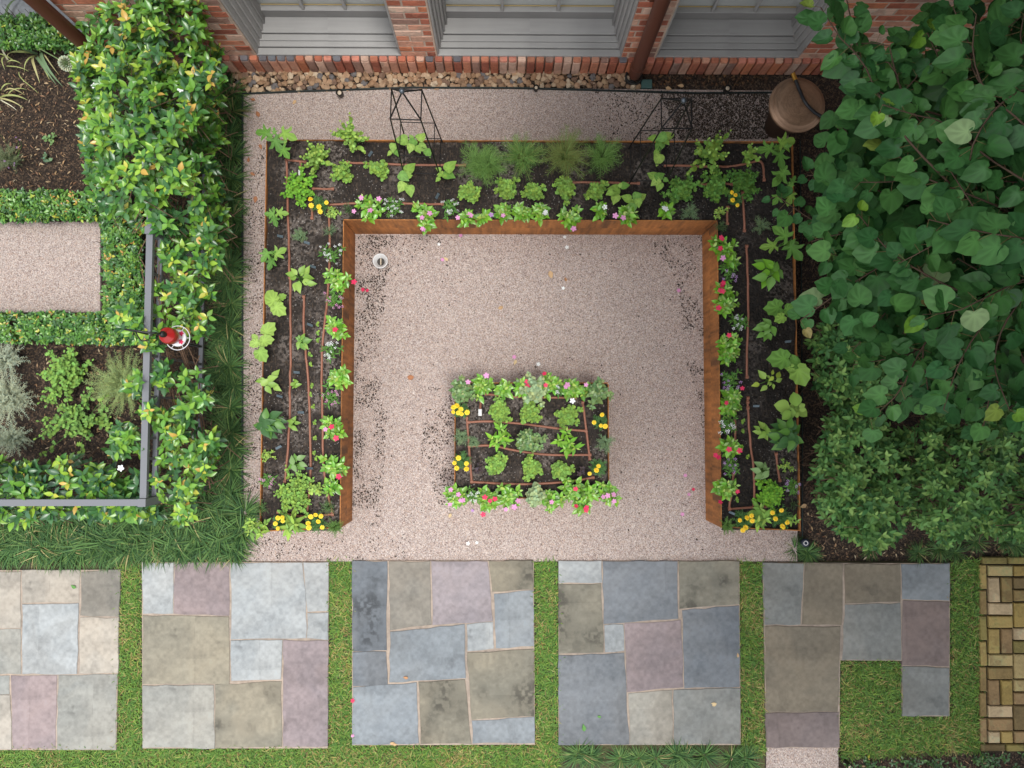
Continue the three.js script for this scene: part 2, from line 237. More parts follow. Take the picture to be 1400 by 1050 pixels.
// the flagstone pavements: outlines read in three enlargements
const c3 = (x, y) => [x / 2.626, 650 + y / 2.626], c6 = (x, y) => [160 + x / 2.3333, 740 + y / 2.3333], c7 = (x, y) => [740 + x / 2.1212, 740 + y / 2.1212];
const grey = (c, k = 0.3) => { const m = (c.r + c.g + c.b) / 3; return C(c.r + (m - c.r) * k, c.g + (m - c.g) * k, c.b + (m - c.b) * k); };
const FS = { lb: S(186, 193, 196), bl: S(156, 166, 174), db: S(140, 148, 157), pu: S(172, 152, 155), lp: S(182, 166, 170), tn: S(168, 160, 146), cr: S(196, 187, 173), gg: S(176, 176, 167), br: S(162, 149, 126), gb: S(162, 166, 162), pb: S(162, 140, 136), ts: S(172, 164, 142), lt: S(184, 180, 168) };
const pave = [
  ['cream, blue and purple flagstone pavement beside the mondo grass corner', c3, [[-150, 340], [432, 338], [418, 985], [-150, 985]], [
    ['cr', 0, [-150, 345], [75, 345], [75, 548], [-150, 552]], ['cr', 0, [78, 340], [288, 338], [285, 456], [80, 458]], ['tn', 1, [292, 345], [432, 338], [428, 508], [288, 504]],
    ['gg', 0, [-150, 555], [75, 551], [75, 714], [-150, 714]], ['lb', 1, [80, 461], [284, 459], [278, 713], [80, 713]], ['cr', 0, [288, 508], [428, 511], [424, 710], [284, 713]],
    ['gg', 1, [-150, 717], [36, 717], [36, 786], [-150, 786]], ['cr', 0, [-150, 789], [38, 789], [44, 985], [-150, 985]], ['pu', 0, [38, 718], [204, 718], [200, 983], [46, 983]], ['gg', 0, [208, 716], [422, 714], [414, 985], [204, 983]]]],
  ['pale blue and purple flagstone pavement with a large olive slab', c6, [[80, 66], [676, 66], [673, 660], [82, 660]], [
    ['lb', 0, [80, 68], [180, 68], [180, 232], [82, 232]], ['pu', 0, [182, 68], [360, 68], [358, 238], [180, 232]], ['lb', 0, [363, 68], [592, 68], [603, 200], [604, 308], [363, 314]], ['lb', 0, [595, 66], [675, 66], [675, 222], [607, 225]],
    ['lb', 1, [608, 228], [675, 226], [675, 316], [606, 310]], ['ts', 0, [82, 236], [358, 241], [358, 455], [82, 456]], ['lb', 0, [363, 317], [527, 314], [524, 440], [364, 446]], ['pu', 1, [530, 314], [675, 318], [672, 655], [529, 655]],
    ['gg', 0, [82, 459], [308, 459], [312, 661], [82, 658]], ['ts', 2, [312, 457], [525, 446], [526, 656], [314, 659]]]],
  ['blue flagstone pavement with dark stained slabs and a pale purple one', c6, [[750, 62], [1329, 62], [1333, 648], [750, 650]], [
    ['db', 2, [750, 62], [863, 64], [860, 348], [752, 352]], ['db', 1, [752, 355], [860, 351], [863, 457], [752, 462]], ['tn', 0, [868, 64], [1000, 64], [1003, 266], [870, 284]], ['lp', 0, [1003, 63], [1182, 63], [1200, 255], [1006, 268]],
    ['ts', 2, [1184, 63], [1328, 61], [1328, 154], [1197, 162]], ['bl', 0, [1203, 168], [1328, 155], [1330, 335], [1208, 342]], ['lb', 0, [1115, 265], [1200, 257], [1203, 343], [1118, 352]], ['bl', 1, [872, 288], [1110, 264], [1112, 437], [868, 450]],
    ['bl', 0, [752, 465], [956, 450], [963, 645], [750, 650]], ['ts', 2, [962, 448], [1110, 440], [1130, 646], [968, 646]], ['ts', 2, [1116, 356], [1330, 342], [1331, 558], [1130, 570]], ['bl', 0, [1132, 573], [1332, 560], [1332, 645], [1134, 645]]]],
  ['dark blue flagstone pavement with a purple slab at its heart', c7, [[50, 57], [574, 57], [578, 590], [50, 590]], [
    ['lb', 0, [50, 57], [175, 57], [177, 120], [50, 122]], ['db', 0, [178, 57], [395, 57], [398, 224], [181, 240]], ['ts', 2, [398, 57], [573, 57], [574, 182], [400, 196]], ['ts', 2, [50, 124], [175, 122], [181, 322], [50, 327]],
    ['lb', 0, [183, 243], [238, 240], [240, 318], [185, 322]], ['pu', 0, [242, 238], [405, 228], [413, 424], [248, 438]], ['db', 0, [409, 200], [574, 185], [576, 423], [416, 426]], ['db', 1, [50, 330], [240, 324], [256, 590], [50, 590]],
    ['lt', 1, [252, 441], [380, 430], [382, 588], [258, 590]], ['gb', 0, [384, 430], [577, 426], [578, 588], [384, 588]]]],
  ['brown and grey flagstone pavement notched around a square of lawn', c7, [[642, 62], [1184, 64], [1183, 507], [1047, 507], [1045, 346], [866, 345], [864, 598], [652, 598]], [
    ['gb', 1, [642, 62], [762, 64], [752, 242], [648, 242]], ['br', 0, [764, 64], [876, 64], [872, 244], [755, 242]], ['br', 1, [879, 66], [1040, 66], [1042, 176], [882, 180]], ['bl', 0, [1044, 66], [1184, 64], [1184, 172], [1046, 168]],
    ['gb', 0, [880, 183], [1042, 179], [1044, 346], [872, 344]], ['pb', 0, [1047, 172], [1184, 176], [1183, 363], [1046, 360]], ['gb', 1, [1047, 363], [1183, 366], [1183, 507], [1047, 507]], ['br', 0, [648, 246], [868, 246], [860, 494], [652, 496]], ['pb', 1, [650, 498], [862, 496], [864, 598], [652, 598]]]],
];
const mortarMat = M({ color: S(184, 168, 154), map: stoneT[0].map, roughness: 0.95 });
R = rng(41);
for (const row of pave) {
  const [label, cc, base, stones] = row;
  const g = thing('flagstone_pavement', label, 'pavement'); g.userData.kind = 'structure';
  mesh('mortar_bed', slab(poly(base.map(q => cc(...q)), 0.03), 0.002, 0.0345), mortarMat, g);
  for (const [key, tx, ...P] of stones) {
    let q = poly(P.map(a => cc(...a)), 0.036); const cx = q.reduce((s, a) => s + a[0], 0) / q.length, cz = q.reduce((s, a) => s + a[1], 0) / q.length;
    const pts = []; // hand-cut edges: each side a few slightly uneven points
    q.forEach(([x, z], k) => { const [x2, z2] = q[(k + 1) % q.length], L = Math.hypot(x2 - x, z2 - z), n = Math.max(1, Math.round(L / 0.09)); for (let s = 0; s < n; s++) { const t = s / n, j = s ? 0.0055 : 0.003; pts.push([x + (x2 - x) * t + rr(-j, j), z + (z2 - z) * t + rr(-j, j)]); } });
    const ins = pts.map(([x, z]) => { const d = Math.hypot(x - cx, z - cz), k = 1 - 0.0006 / d; return [cx + (x - cx) * k, cz + (z - cz) * k]; });
    const mt = M({ color: vary(grey(FS[key], 'tn ts br cr lt'.includes(key) ? 0.18 : 0.3), 0.05, 0.02).multiplyScalar('tn ts br gb pb'.includes(key) ? 0.8 : 0.86) .multiplyScalar(pave.indexOf(row) < 2 ? 1.04 : 0.97), map: stoneT[tx].map, bumpMap: stoneT[tx].bump, bumpScale: 0.003, roughness: 0.82 });
    mesh('flagstone', slab(ins, 0.006, 0.0375 + rr(0, 0.004), 0.003, rr(0, 9), rr(0, 9)), mt, g);
  }
}
// the brick path: a basket weave inside a border
const pbMats = [S(160, 138, 84), S(152, 130, 74), S(138, 116, 74), S(170, 150, 104), S(118, 100, 66), S(146, 120, 84), S(134, 122, 70), S(184, 162, 128)].map(c => M({ color: c.multiplyScalar(1.25), map: brickT.map, bumpMap: brickT.bump, bumpScale: 0.004, roughness: 0.9 }));
{
  const g = thing('brick_path', 'yellow brown brick path in basket weave with border beside lawn strip', 'path'); g.userData.kind = 'structure';
  const bp = (x, y) => [1300 + x / 3.387, 740 + y / 3.387];
  mesh('mortar_bed', slab(poly([[1341, 762], [1560, 762], [1560, 1027], [1341, 1029]], 0.018), 0.002, 0.018), M({ color: C(0.045, 0.035, 0.02), roughness: 0.95 }), g);
  const put = (x0, y0, x1, y1) => { const a = G(...bp(x0, y0), 0.045), b = G(...bp(x1, y1), 0.045), w = Math.abs(b.x - a.x) - 0.009, d = Math.abs(b.z - a.z) - 0.009; const m = mesh('brick', cbox(w, d, 0.05, 0.006, rr(0, 5), rr(0, 5)).rotateX(-Math.PI / 2), pick(pbMats), g, V((a.x + b.x) / 2, 0.02 + rr(-0.003, 0.004), (a.z + b.z) / 2)); m.rotation.set(rr(-0.02, 0.02), rr(-0.015, 0.015), rr(-0.02, 0.02)); };
  for (let k = 0; k < 6; k++) { put(145 + k * 122, 72, 265 + k * 122, 108); put(140 + k * 118, 940, 256 + k * 118, 976); }
  for (let k = 0; k < 7; k++) put(135, 108 + k * 118.5, 172, 224 + k * 118.5);
  for (let cI = 0; cI < 5; cI++) { const x = 174 + cI * 118; let y = 112, flip = cI % 2; 
    if (!flip) { put(x, y, x + 118, y + 52); y += 55; flip = 1; } else { put(x, y, x + 118, y + 52); put(x, y + 55, x + 118, y + 110); put(x, y + 112, x + 118, y + 168); y += 172; flip = 1; }
    while (y < 900) { const h = Math.min(118, 938 - y); if (h < 40) break; if (flip) { put(x, y, x + 58, y + h); put(x + 60, y, x + 118, y + h); } else { put(x, y, x + 118, y + Math.min(57, h)); if (h > 60) put(x, y + 60, x + 118, y + h); } y += 119; flip = !flip; } }
}

// ---------------------------------------------------------------- the house
const ZW = G(700, 100, 0.02).z - 0.03;                 // the plane of the brick wall
const wx = (px, py) => onWall(px, py, ZW).x;
const houseMats = [S(188, 116, 90), S(200, 132, 104), S(178, 104, 80), S(206, 150, 126), S(166, 98, 78), S(214, 178, 158), S(162, 126, 112), S(196, 122, 88), S(206, 162, 140)].map(c => M({ color: c.multiplyScalar(1.22), map: brickT.map, bumpMap: brickT.bump, bumpScale: 0.004, roughness: 0.88 }));
const darkHeader = M({ color: S(120, 116, 122), map: brickT.map, roughness: 0.7 }), palehead = M({ color: S(224, 142, 120), map: brickT.map, roughness: 0.85 });
const wallMortar = M({ color: S(226, 200, 180), map: stoneT[0].map, roughness: 0.95 });
const wins = [[352, 549], [598, 850], [897, 1094]].map(([a, b]) => [wx(a, 77), wx(b, 77)]);
const SILL = 0.215, winTop = 2.4, wallTop = 3.0;
const house = thing('brick_house', 'red brick house wall with three grey framed windows along the gravel', 'house', V(0, 0, ZW));
{
  R = rng(5);
  const wall = group('wall', house);
  // solid wall behind the bricks, split round the openings
  const xs = [-9, -4.3, -3.03, wins[0][0], wins[0][1], wins[1][0], wins[1][1], wins[2][0], wins[2][1], 9];
  const solid = [];
  const piece = (x0, x1, y0, y1, zo = 0) => solid.push(box(x1 - x0, y1 - y0, 0.28, (x0 + x1) / 2, (y0 + y1) / 2, -0.143 + zo));
  piece(xs[0], xs[1], 0, wallTop, -0.85); piece(xs[2], xs[3], 0, wallTop); piece(xs[4], xs[5], 0, wallTop); piece(xs[6], xs[7], 0, wallTop); piece(xs[8], xs[9], 0, wallTop);
  piece(xs[1], xs[2], 0, 0.72, -0.85); piece(xs[1], xs[2], winTop, wallTop, -0.85); solid.push(box(0.2, wallTop, 0.6, xs[2] + 0.1, wallTop / 2, -0.583));
  for (const [a, b] of wins) { piece(a, b, 0, SILL - 0.02); piece(a, b, winTop, wallTop); }
  mesh('masonry_core', mergeGeometries(solid), wallMortar, wall);
  const course = 0.0735, bh = 0.061, put = (x0, x1, y, zz, h = bh, mt) => { if (x1 - x0 < 0.03) return; const m = mesh('brick', cbox(x1 - x0, h, 0.05, 0.004, rr(0, 6), rr(0, 6)), mt || pick(houseMats), wall, V((x0 + x1) / 2, y, zz - 0.025 + rr(-0.0015, 0.002))); m.rotation.y = rr(-0.006, 0.006); };
  const segs = [[xs[2], xs[3]], [xs[4], xs[5]], [xs[6], xs[7]], [xs[8], xs[8] + 1.5]];
  for (const [a, b] of segs) for (let k = 0; k < 13; k++) {
    const y = 0.25 + k * course; let x = a; const off = ((k % 2) ? 0.105 : 0) + ((Math.floor(a * 100) % 2) ? 0.05 : 0);
    let first = off > 0 ? Math.min(off, b - a) : Math.min(0.202, b - a);
    while (x < b - 0.02) { const x1 = Math.min(b, x + first); put(x, x1 - 0.012, y, 0); x = x1; first = 0.212; }
  }
  // the standing course at the foot, heads turned up
  for (let x = xs[2]; x < xs[8] + 1.5; x += 0.071) { const m = mesh('brick', cbox(0.06, 0.175, 0.1, 0.005, rr(0, 6), rr(0, 6)), pick(houseMats), wall, V(x + 0.031, 0.1 + 0.008, -0.014)); m.rotation.x = 0; m.rotation.z = rr(-0.01, 0.01);
    mesh('brick', cbox(0.056, 0.03, 0.075, 0.006, rr(0, 6), rr(0, 6)), R() < 0.22 ? darkHeader : R() < 0.5 ? palehead : pick(houseMats), wall, V(x + 0.031, 0.2, -0.004)); }
  // windows: stepped grey casing, boards of the sill, a panel, the sash with panes
  const glass = new THREE.MeshPhysicalMaterial({ color: 0xffffff, roughness: 0.03, transmission: 1, thickness: 0, ior: 1.5 });
  const blindMat = M({ color: S(196, 200, 198), roughness: 0.8 }), ochre = M({ color: S(206, 176, 104), roughness: 0.7 });
  for (const [a, b, sill = SILL] of [...wins, [xs[1], xs[2], 0.74]]) {
    const win = group('window', house); if (sill > 0.5) win.position.z = -0.85; const w = b - a, cx = (a + b) / 2;
    const P = (n, x0, x1, y0, y1, z0, z1, m = paint, par = win) => mesh(n, cbox(x1 - x0, y1 - y0, z1 - z0, 0.003), m, par, V((x0 + x1) / 2, (y0 + y1) / 2, (z0 + z1) / 2));
    const slope = (m, k) => { m.rotation.x = k; return m; };
    slope(P('sill_board', a + 0.002, b - 0.002, sill - 0.015, sill + 0.018, -0.055, -0.002), 0.05);
    slope(P('sill_board', a + 0.016, b - 0.016, sill + 0.0, sill + 0.036, -0.1, -0.058), 0.08);
    slope(P('sill_board', a + 0.024, b - 0.024, sill + 0.002, sill + 0.042, -0.15, -0.102), 0.08);
    slope(P('sill_board', a + 0.05, b - 0.05, sill + 0.02, sill + 0.064, -0.27, -0.153), 0.1);
    P('sash_rail', a + 0.055, b - 0.055, sill + 0.05, sill + 0.15, -0.31, -0.268, paintShaded);
    P('sash_rail', a + 0.055, b - 0.055, sill + 0.151, sill + 0.162, -0.31, -0.264);
    for (const s of [0, 1]) for (let k = 0; k < 5; k++) { const x0 = s ? b - 0.016 * (k + 1) : a + 0.016 * k; P('casing', x0 + 0.001, x0 + 0.0155, sill + 0.02 + k * 0.01, winTop, -0.068 - k * 0.056, -0.006 - k * 0.052, k > 3 ? paintShaded : paint); }
    const n = 3, x0 = a + 0.08, x1 = b - 0.08;
    for (let k = 0; k < n; k++) { const u0 = x0 + (x1 - x0) * k / n, u1 = x0 + (x1 - x0) * (k + 1) / n; mesh('pane', box(u1 - u0 - 0.014, winTop - sill - 0.165, 0.004, (u0 + u1) / 2, (winTop + sill + 0.165) / 2, -0.296), glass, win); if (k) P('muntin', u0 - 0.011, u0 + 0.011, sill + 0.1635, winTop, -0.288, -0.266); }
    P('glazing_bead', x0, x1, sill + 0.1635, sill + 0.17, -0.312, -0.302, ochre);
    mesh('blind', box(x1 - x0 + 0.1, winTop - sill - 0.1, 0.01, cx, (winTop + sill) / 2 + 0.1, -0.32), blindMat, win);
  }
  mesh('roof', box(18.4, 0.16, 3.3, 0, wallTop + 0.08, -1.55), M({ color: S(110, 100, 95), roughness: 0.9 }), house);
}
struct('stone_slab', slab([[-6, -4.2], [-3.06, -4.2], [-3.06, ZW - 0.28], [-6, ZW - 0.28]], 0.002, 0.03, 0.003), M({ color: S(186, 196, 206), map: stoneT[0].map, roughness: 0.8 }));
// ---------------------------------------------------------------- downspouts
const pipeMat = M({ color: S(104, 62, 48), roughness: 0.5, metalness: 0.1 });
function downspout(px, py, label, z0) {
  const f = G(px, py, 0.1), g = thing('downspout', label, 'downspout', V(f.x, 0, ZW + 0.075), 'downspouts');
  mesh('pipe', new THREE.CylinderGeometry(0.05, 0.05, wallTop - 0.16, 20).translate(0, (wallTop + 0.16) / 2, 0), pipeMat, g);
  mesh('shoe', new THREE.CylinderGeometry(0.056, 0.046, 0.13, 20).translate(0, 0.155, 0), pipeMat, g);
  mesh('collar', new THREE.CylinderGeometry(0.057, 0.057, 0.02, 20).translate(0, 0.225, 0), pipeMat, g);
  mesh('strap', new THREE.BoxGeometry(0.13, 0.03, 0.012).translate(0, 1.0, -0.055), pipeMat, g);
  return g;
}
downspout(868, 100, 'brown round downspout on the brick pier between two windows');
downspout(158, 92, 'red brown downspout on the wall beside the leafy vine');
{
  const p = G(866, 106, 0.03), g = thing('drain_basin', 'black ring drain basin with grate under the brown downspout', 'drain', p.setY(0));
  const bk = M({ color: C(0.02, 0.02, 0.02), roughness: 0.6 });
  mesh('rim', new THREE.LatheGeometry([[0.055, 0], [0.068, 0], [0.07, 0.055], [0.062, 0.06], [0.055, 0.055], [0.055, 0]].map(a => new THREE.Vector2(...a)), 28), bk, g);
  for (let k = -3; k < 4; k++) { const l = Math.sqrt(0.055 ** 2 - (k * 0.015) ** 2) * 2; mesh('grate_bar', box(l, 0.01, 0.005, 0, 0.035, k * 0.015), bk, g); }
  const t = G(884, 115, 0.02); tag(mesh('valve_box_lid', cbox(0.085, 0.07, 0.03, 0.004).rotateX(-Math.PI / 2), M({ color: S(74, 108, 104), roughness: 0.6 }), null, V(t.x, 0.017, t.z)), 'small square teal plastic lid beside the drain basin', 'lid');
}
// ---------------------------------------------------------------- river stones along the wall
{
  R = rng(77);
  const bed = thing('stone_border', 'border of tan chipped stones between brick wall and gravel', 'stone border'); bed.userData.kind = 'structure';
  const P = [[318, 92], [870, 99], [872, 118], [700, 118], [560, 119], [335, 124], [316, 128]];
  const geos = [0, 1, 2, 3, 4, 5].map(() => { const g = new THREE.DodecahedronGeometry(1, 0), p = g.attributes.position, mp = {}; for (let k = 0; k < p.count; k++) { const key = [0, 1, 2].map(a => p.array[3 * k + a].toFixed(3)).join(); mp[key] ??= rr(0.72, 1.25); p.setXYZ(k, p.getX(k) * mp[key], p.getY(k) * mp[key], p.getZ(k) * mp[key]); } g.computeVertexNormals(); return g; });
  const mats = [S(186, 158, 126), S(170, 138, 108), S(194, 168, 138), S(152, 122, 96), S(204, 184, 158), S(132, 106, 88), S(178, 148, 120), S(186, 152, 122), S(164, 130, 100), S(190, 164, 136), S(116, 112, 112)].map(c => M({ color: c, roughness: 0.85 }));
  const pts = []; for (let tries = 0; pts.length < 298 && tries < 40000; tries++) { const [x, y] = samplePoly(P), d = 7.0 - 2.2 * tries / 40000; if (pts.every(q => Math.hypot(q[0] - x, q[1] - y) > d)) pts.push([x, y]); }
  for (const [x, y] of pts) { const s = rr(0.02, 0.032), o = mesh('stone', pick(geos), pick(mats), bed, G(x, y, 0.025).setY(rr(0.01, 0.028))); o.scale.set(s * rr(0.8, 1.2), s * rr(0.55, 0.9), s * rr(0.8, 1.2)); o.rotation.set(rr(-0.5, 0.5), rr(0, 6), rr(-0.5, 0.5)); }
  const chips = new THREE.InstancedMesh(geos[0], M({ roughness: 0.9 }), 900); chips.name = 'stone_chips'; chips.userData.kind = 'stuff'; const mt = new THREE.Matrix4(), q = new THREE.Quaternion();
  for (let k = 0; k < 900; k++) { const [x, y] = samplePoly(k < 700 ? P : [[870, 98], [1050, 100], [1050, 116], [872, 118]]), w = G(x, y, 0.01), s = rr(0.005, 0.014); q.setFromEuler(new THREE.Euler(rr(0, 6), rr(0, 6), rr(0, 6))); mt.compose(V(w.x, rr(0.004, 0.014), w.z), q, V(s * 1.3, s * 0.6, s)); chips.setMatrixAt(k, mt); chips.setColorAt(k, vary(pick(k < 700 ? [S(170, 136, 104), S(140, 108, 80), S(110, 80, 58), S(196, 170, 140)] : [S(88, 62, 44), S(120, 88, 60), S(66, 48, 36)]), 0.25)); }
  chips.castShadow = chips.receiveShadow = true; bed.add(chips);
}
// ---------------------------------------------------------------- steel edging
{
  const em = M({ color: S(48, 62, 62), roughness: 0.6, metalness: 0.3 });
  const edge = (P, label, hh = 0.045) => { const w = P.map(q => G(...q, 0.05).setY(0)), gs = []; for (let k = 0; k < w.length - 1; k++) { const d = w[k + 1].clone().sub(w[k]), g = new THREE.BoxGeometry(d.length() + 0.004, hh, 0.006); g.rotateY(-Math.atan2(d.z, d.x)); const m = w[k].clone().add(w[k + 1]).multiplyScalar(0.5); g.translate(m.x, hh / 2 + 0.0005, m.z); gs.push(g); } tag(mesh('steel_edging', mergeGeometries(gs), em), label, 'edging'); };
  edge([[331, 127], [400, 124], [560, 118.5], [700, 119], [800, 121.5], [950, 126], [1066, 125]], 'dark steel edging strip between stones and back gravel');
  edge([[330.5, 128], [330.5, 765]], 'dark steel edging strip between mondo grass and gravel court');
  edge([[1097, 190], [1100, 560], [1100, 740]], 'dark steel edging strip behind the shaded bed under the shrubs', 0.012);
}

// ---------------------------------------------------------------- raised beds of rusted steel
const BH = 0.41, SOIL = 0.388;
const soilNoise = (x, z) => 0.02 * (fbm(x * 3 + 50, z * 3 + 50, 4096, 600, 3) - 0.5) * 2 + 0.014 * (fbm(x * 16 + 50, z * 16 + 50, 4096, 610, 2) - 0.5) * 2;
function soilPatch(x0, x1, z0, z1) { const nx = Math.ceil((x1 - x0) / 0.03), nz = Math.ceil((z1 - z0) / 0.03), g = new THREE.PlaneGeometry(x1 - x0, z1 - z0, nx, nz); g.rotateX(-Math.PI / 2); g.translate((x0 + x1) / 2, SOIL, (z0 + z1) / 2); const p = g.attributes.position; for (let k = 0; k < p.count; k++) p.setY(k, SOIL + soilNoise(p.getX(k), p.getZ(k))); g.computeVertexNormals(); const n = g.attributes.normal.clone(); const up = n.array; for (let k = 0; k < n.count; k++) { up[3 * k] = 0; up[3 * k + 1] = 1; up[3 * k + 2] = 0; } const cl = new Float32Array(p.count * 3); for (let k = 0; k < p.count; k++) { const x = p.getX(k), z = p.getZ(k), soilTone = x + 1.3 * (fbm(x * 2.2 + 70, z * 2.2 + 70, 4096, 640, 4) - 0.5) > 0.75 ? 0.42 + 0.3 * hash2(k, nx, 3) : 1; cl.fill(soilTone, 3 * k, 3 * k + 3); } g.setAttribute('color', new THREE.BufferAttribute(cl, 3)); const keep = g.attributes.normal; g.setAttribute('normal', n); planar(g); g.setAttribute('normal', keep); return g; }  // soil colour turns darker past a noisy line along x
function steelWall(a, b, parent, t = 0.007) { const d = V(b[0] - a[0], 0, b[1] - a[1]), L = d.length(), g = cbox(L, BH - 0.004, t, 0.0015, a[0] * 1.7, 0); const m = mesh('steel_panel', g, rustMat, parent, V((a[0] + b[0]) / 2, BH / 2, (a[1] + b[1]) / 2)); m.rotation.y = -Math.atan2(d.z, d.x); return m; }
const q2 = (px, py) => { const g = G(px, py, BH); return [g.x, g.z]; };
const oxL = (q2(366, 192)[0] + q2(354, 728)[0]) / 2, oxR = (q2(1085, 192)[0] + q2(1092.5, 727)[0]) / 2, ozT = q2(700, 192.5)[1], ozB = q2(700, 727)[1];
const ixL = (q2(471, 301)[0] + q2(463.7, 723)[0]) / 2, ixR = (q2(981, 301)[0] + q2(986, 724)[0]) / 2, izT = q2(700, 301)[1], izB = q2(700, 722)[1];
const cxL = q2(622, 600)[0], cxR = q2(832, 600)[0], czT = q2(700, 523.5)[1], czB = q2(700, 681)[1];
{
  const u = thing('raised_bed', 'large U shaped raised bed of rusted steel panels around the gravel', 'raised bed', V(0, 0.005, 0));
  steelWall([oxL, ozT], [oxR, ozT], u); steelWall([oxL, ozT + 0.008], [oxL, ozB], u); steelWall([oxR, ozT + 0.008], [oxR, ozB], u);
  steelWall([ixL, izT], [ixR, izT], u); steelWall([ixL, izT + 0.008], [ixL, izB], u); steelWall([ixR, izT + 0.008], [ixR, izB], u);
  steelWall([oxL + 0.008, ozB - 0.006], [ixL - 0.008, izB - 0.006], u); steelWall([ixR + 0.008, izB - 0.006], [oxR - 0.008, ozB - 0.006], u);
  const e = 0.006;
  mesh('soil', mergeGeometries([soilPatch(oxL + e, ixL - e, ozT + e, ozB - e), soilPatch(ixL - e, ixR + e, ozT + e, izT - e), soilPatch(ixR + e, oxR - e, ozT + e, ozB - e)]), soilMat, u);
  const c = thing('raised_bed', 'small rectangular raised bed of rusted steel standing in the gravel court', 'raised bed', V(0, 0.005, 0));
  steelWall([cxL, czT], [cxR, czT], c); steelWall([cxL, czB], [cxR, czB], c); steelWall([cxL, czT + 0.008], [cxL, czB - 0.008], c); steelWall([cxR, czT + 0.008], [cxR, czB - 0.008], c);
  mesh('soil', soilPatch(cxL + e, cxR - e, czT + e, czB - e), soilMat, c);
}
// enlargements of the photograph in which the plants were read
const k8 = (x, y) => [330 + x / 4, 150 + y / 4], k9 = (x, y) => [660 + x / 3.0435, 150 + y / 3.0435], k2 = (x, y) => [320 + x / 2.7625, 380 + y / 2.7625], kc = (x, y) => [590 + x / 4.567, 490 + y / 4.567], k4 = (x, y) => [930 + x / 4.0385, 300 + y / 4.0385], k5 = (x, y) => [930 + x / 4.374, 520 + y / 4.374];
// ---------------------------------------------------------------- drip lines
const dripMat = M({ color: S(160, 106, 84), roughness: 0.55 }), dripBlack = M({ color: C(0.03, 0.03, 0.03), roughness: 0.5 });
function drip(label, cc, lines) {
  const g = thing('drip_line', label, 'irrigation tubing'); 
  for (const L of lines) {
    const pts = L.map(q => { const p = G(...cc(...q), SOIL + 0.02); p.y = SOIL + soilNoise(p.x, p.z) + 0.009; return p; }); const fine = []; 
    const cv = new THREE.CatmullRomCurve3(pts); const n = Math.max(4, Math.ceil(cv.getLength() / 0.05)); for (let k = 0; k <= n; k++) { const p = cv.getPoint(k / n); p.y = SOIL + soilNoise(p.x, p.z) + 0.009; fine.push(p); }
    mesh('tube', tubeGeo(fine, 0.0085, n * 2, 8), dripMat, g);
    for (const e of [fine[0], fine[fine.length - 1]]) mesh('fitting', new THREE.CylinderGeometry(0.0125, 0.0125, 0.02, 8).rotateZ(1.57), dripMat, g, e);
  }
}
drip('copper brown drip tubing laid as a grid in the small bed', kc, [[[220, 370], [250, 770], [252, 772]], [[252, 772], [560, 785], [860, 770], [1010, 745]], [[340, 222], [530, 240], [900, 245]], [[230, 398], [350, 393], [560, 408], [810, 440], [965, 453]], [[235, 548], [380, 545], [500, 570], [700, 600], [990, 603]], [[945, 275], [965, 430], [990, 630]], [[308, 235], [303, 330]]].map(l => l.length === 3 && l[1][0] === 250 ? [l[0], l[1]] : l));
drip('three long brown drip tubes joined at the marigold end of the bed', k2, [[[212, 0], [212, 180], [212, 360], [208, 540], [190, 770]], [[263, 70], [262, 180], [270, 270], [282, 450], [285, 750], [272, 903]], [[355, 20], [345, 150], [330, 300], [333, 560], [340, 750], [370, 895]], [[165, 885], [272, 903], [370, 893]]]);
drip('brown drip tubing along the bed nearest the brick house', k8, [[[248, 275], [250, 500], [262, 900]], [[248, 275], [350, 285]], [[325, 285], [322, 340]], [[580, 288], [930, 297], [1220, 297]], [[395, 432], [500, 432]], [[475, 520], [640, 507]], [[475, 520], [480, 700], [478, 900]], [[890, 512], [1100, 515]], [[385, 540], [385, 590]]]);
drip('brown drip tubing near the copper pot corner of the bed', k9, [[[760, 230], [1060, 230], [1160, 215], [1172, 290]], [[380, 300], [650, 302]], [[1085, 340], [1092, 500]], [[1020, 405], [1022, 470]], [[910, 305], [1040, 305]]]);
drip('long single brown drip tube beside the red vincas', k4, [[[370, 145], [378, 400], [372, 870]], [[375, 985], [376, 1040]]]);
drip('brown drip tubing ending beside parsley at the shrub side bed', k5, [[[405, 130], [420, 330], [440, 520], [450, 745]], [[330, 180], [335, 370]], [[322, 560], [300, 770]], [[300, 773], [520, 757]], [[578, 440], [597, 600]]]);
{ const wm = M({ color: S(232, 232, 230), roughness: 0.5 }); for (const [p, l] of [[kc(303, 337), 'white tag on the tube end beside lettuce in the small bed'], [k8(320, 346), 'white tag on the tube end beside parsley in the U bed']]) { const w = G(...p, SOIL + 0.03); tag(mesh('white_tag', cbox(0.026, 0.05, 0.018, 0.004).rotateX(-1.4), wm, null, V(w.x, SOIL + soilNoise(w.x, w.z) + 0.012, w.z)), l, 'tag'); } }
// ---------------------------------------------------------------- plants
const soilAt = (x, z, base) => base === SOIL ? SOIL + soilNoise(x, z) - 0.004 : base;
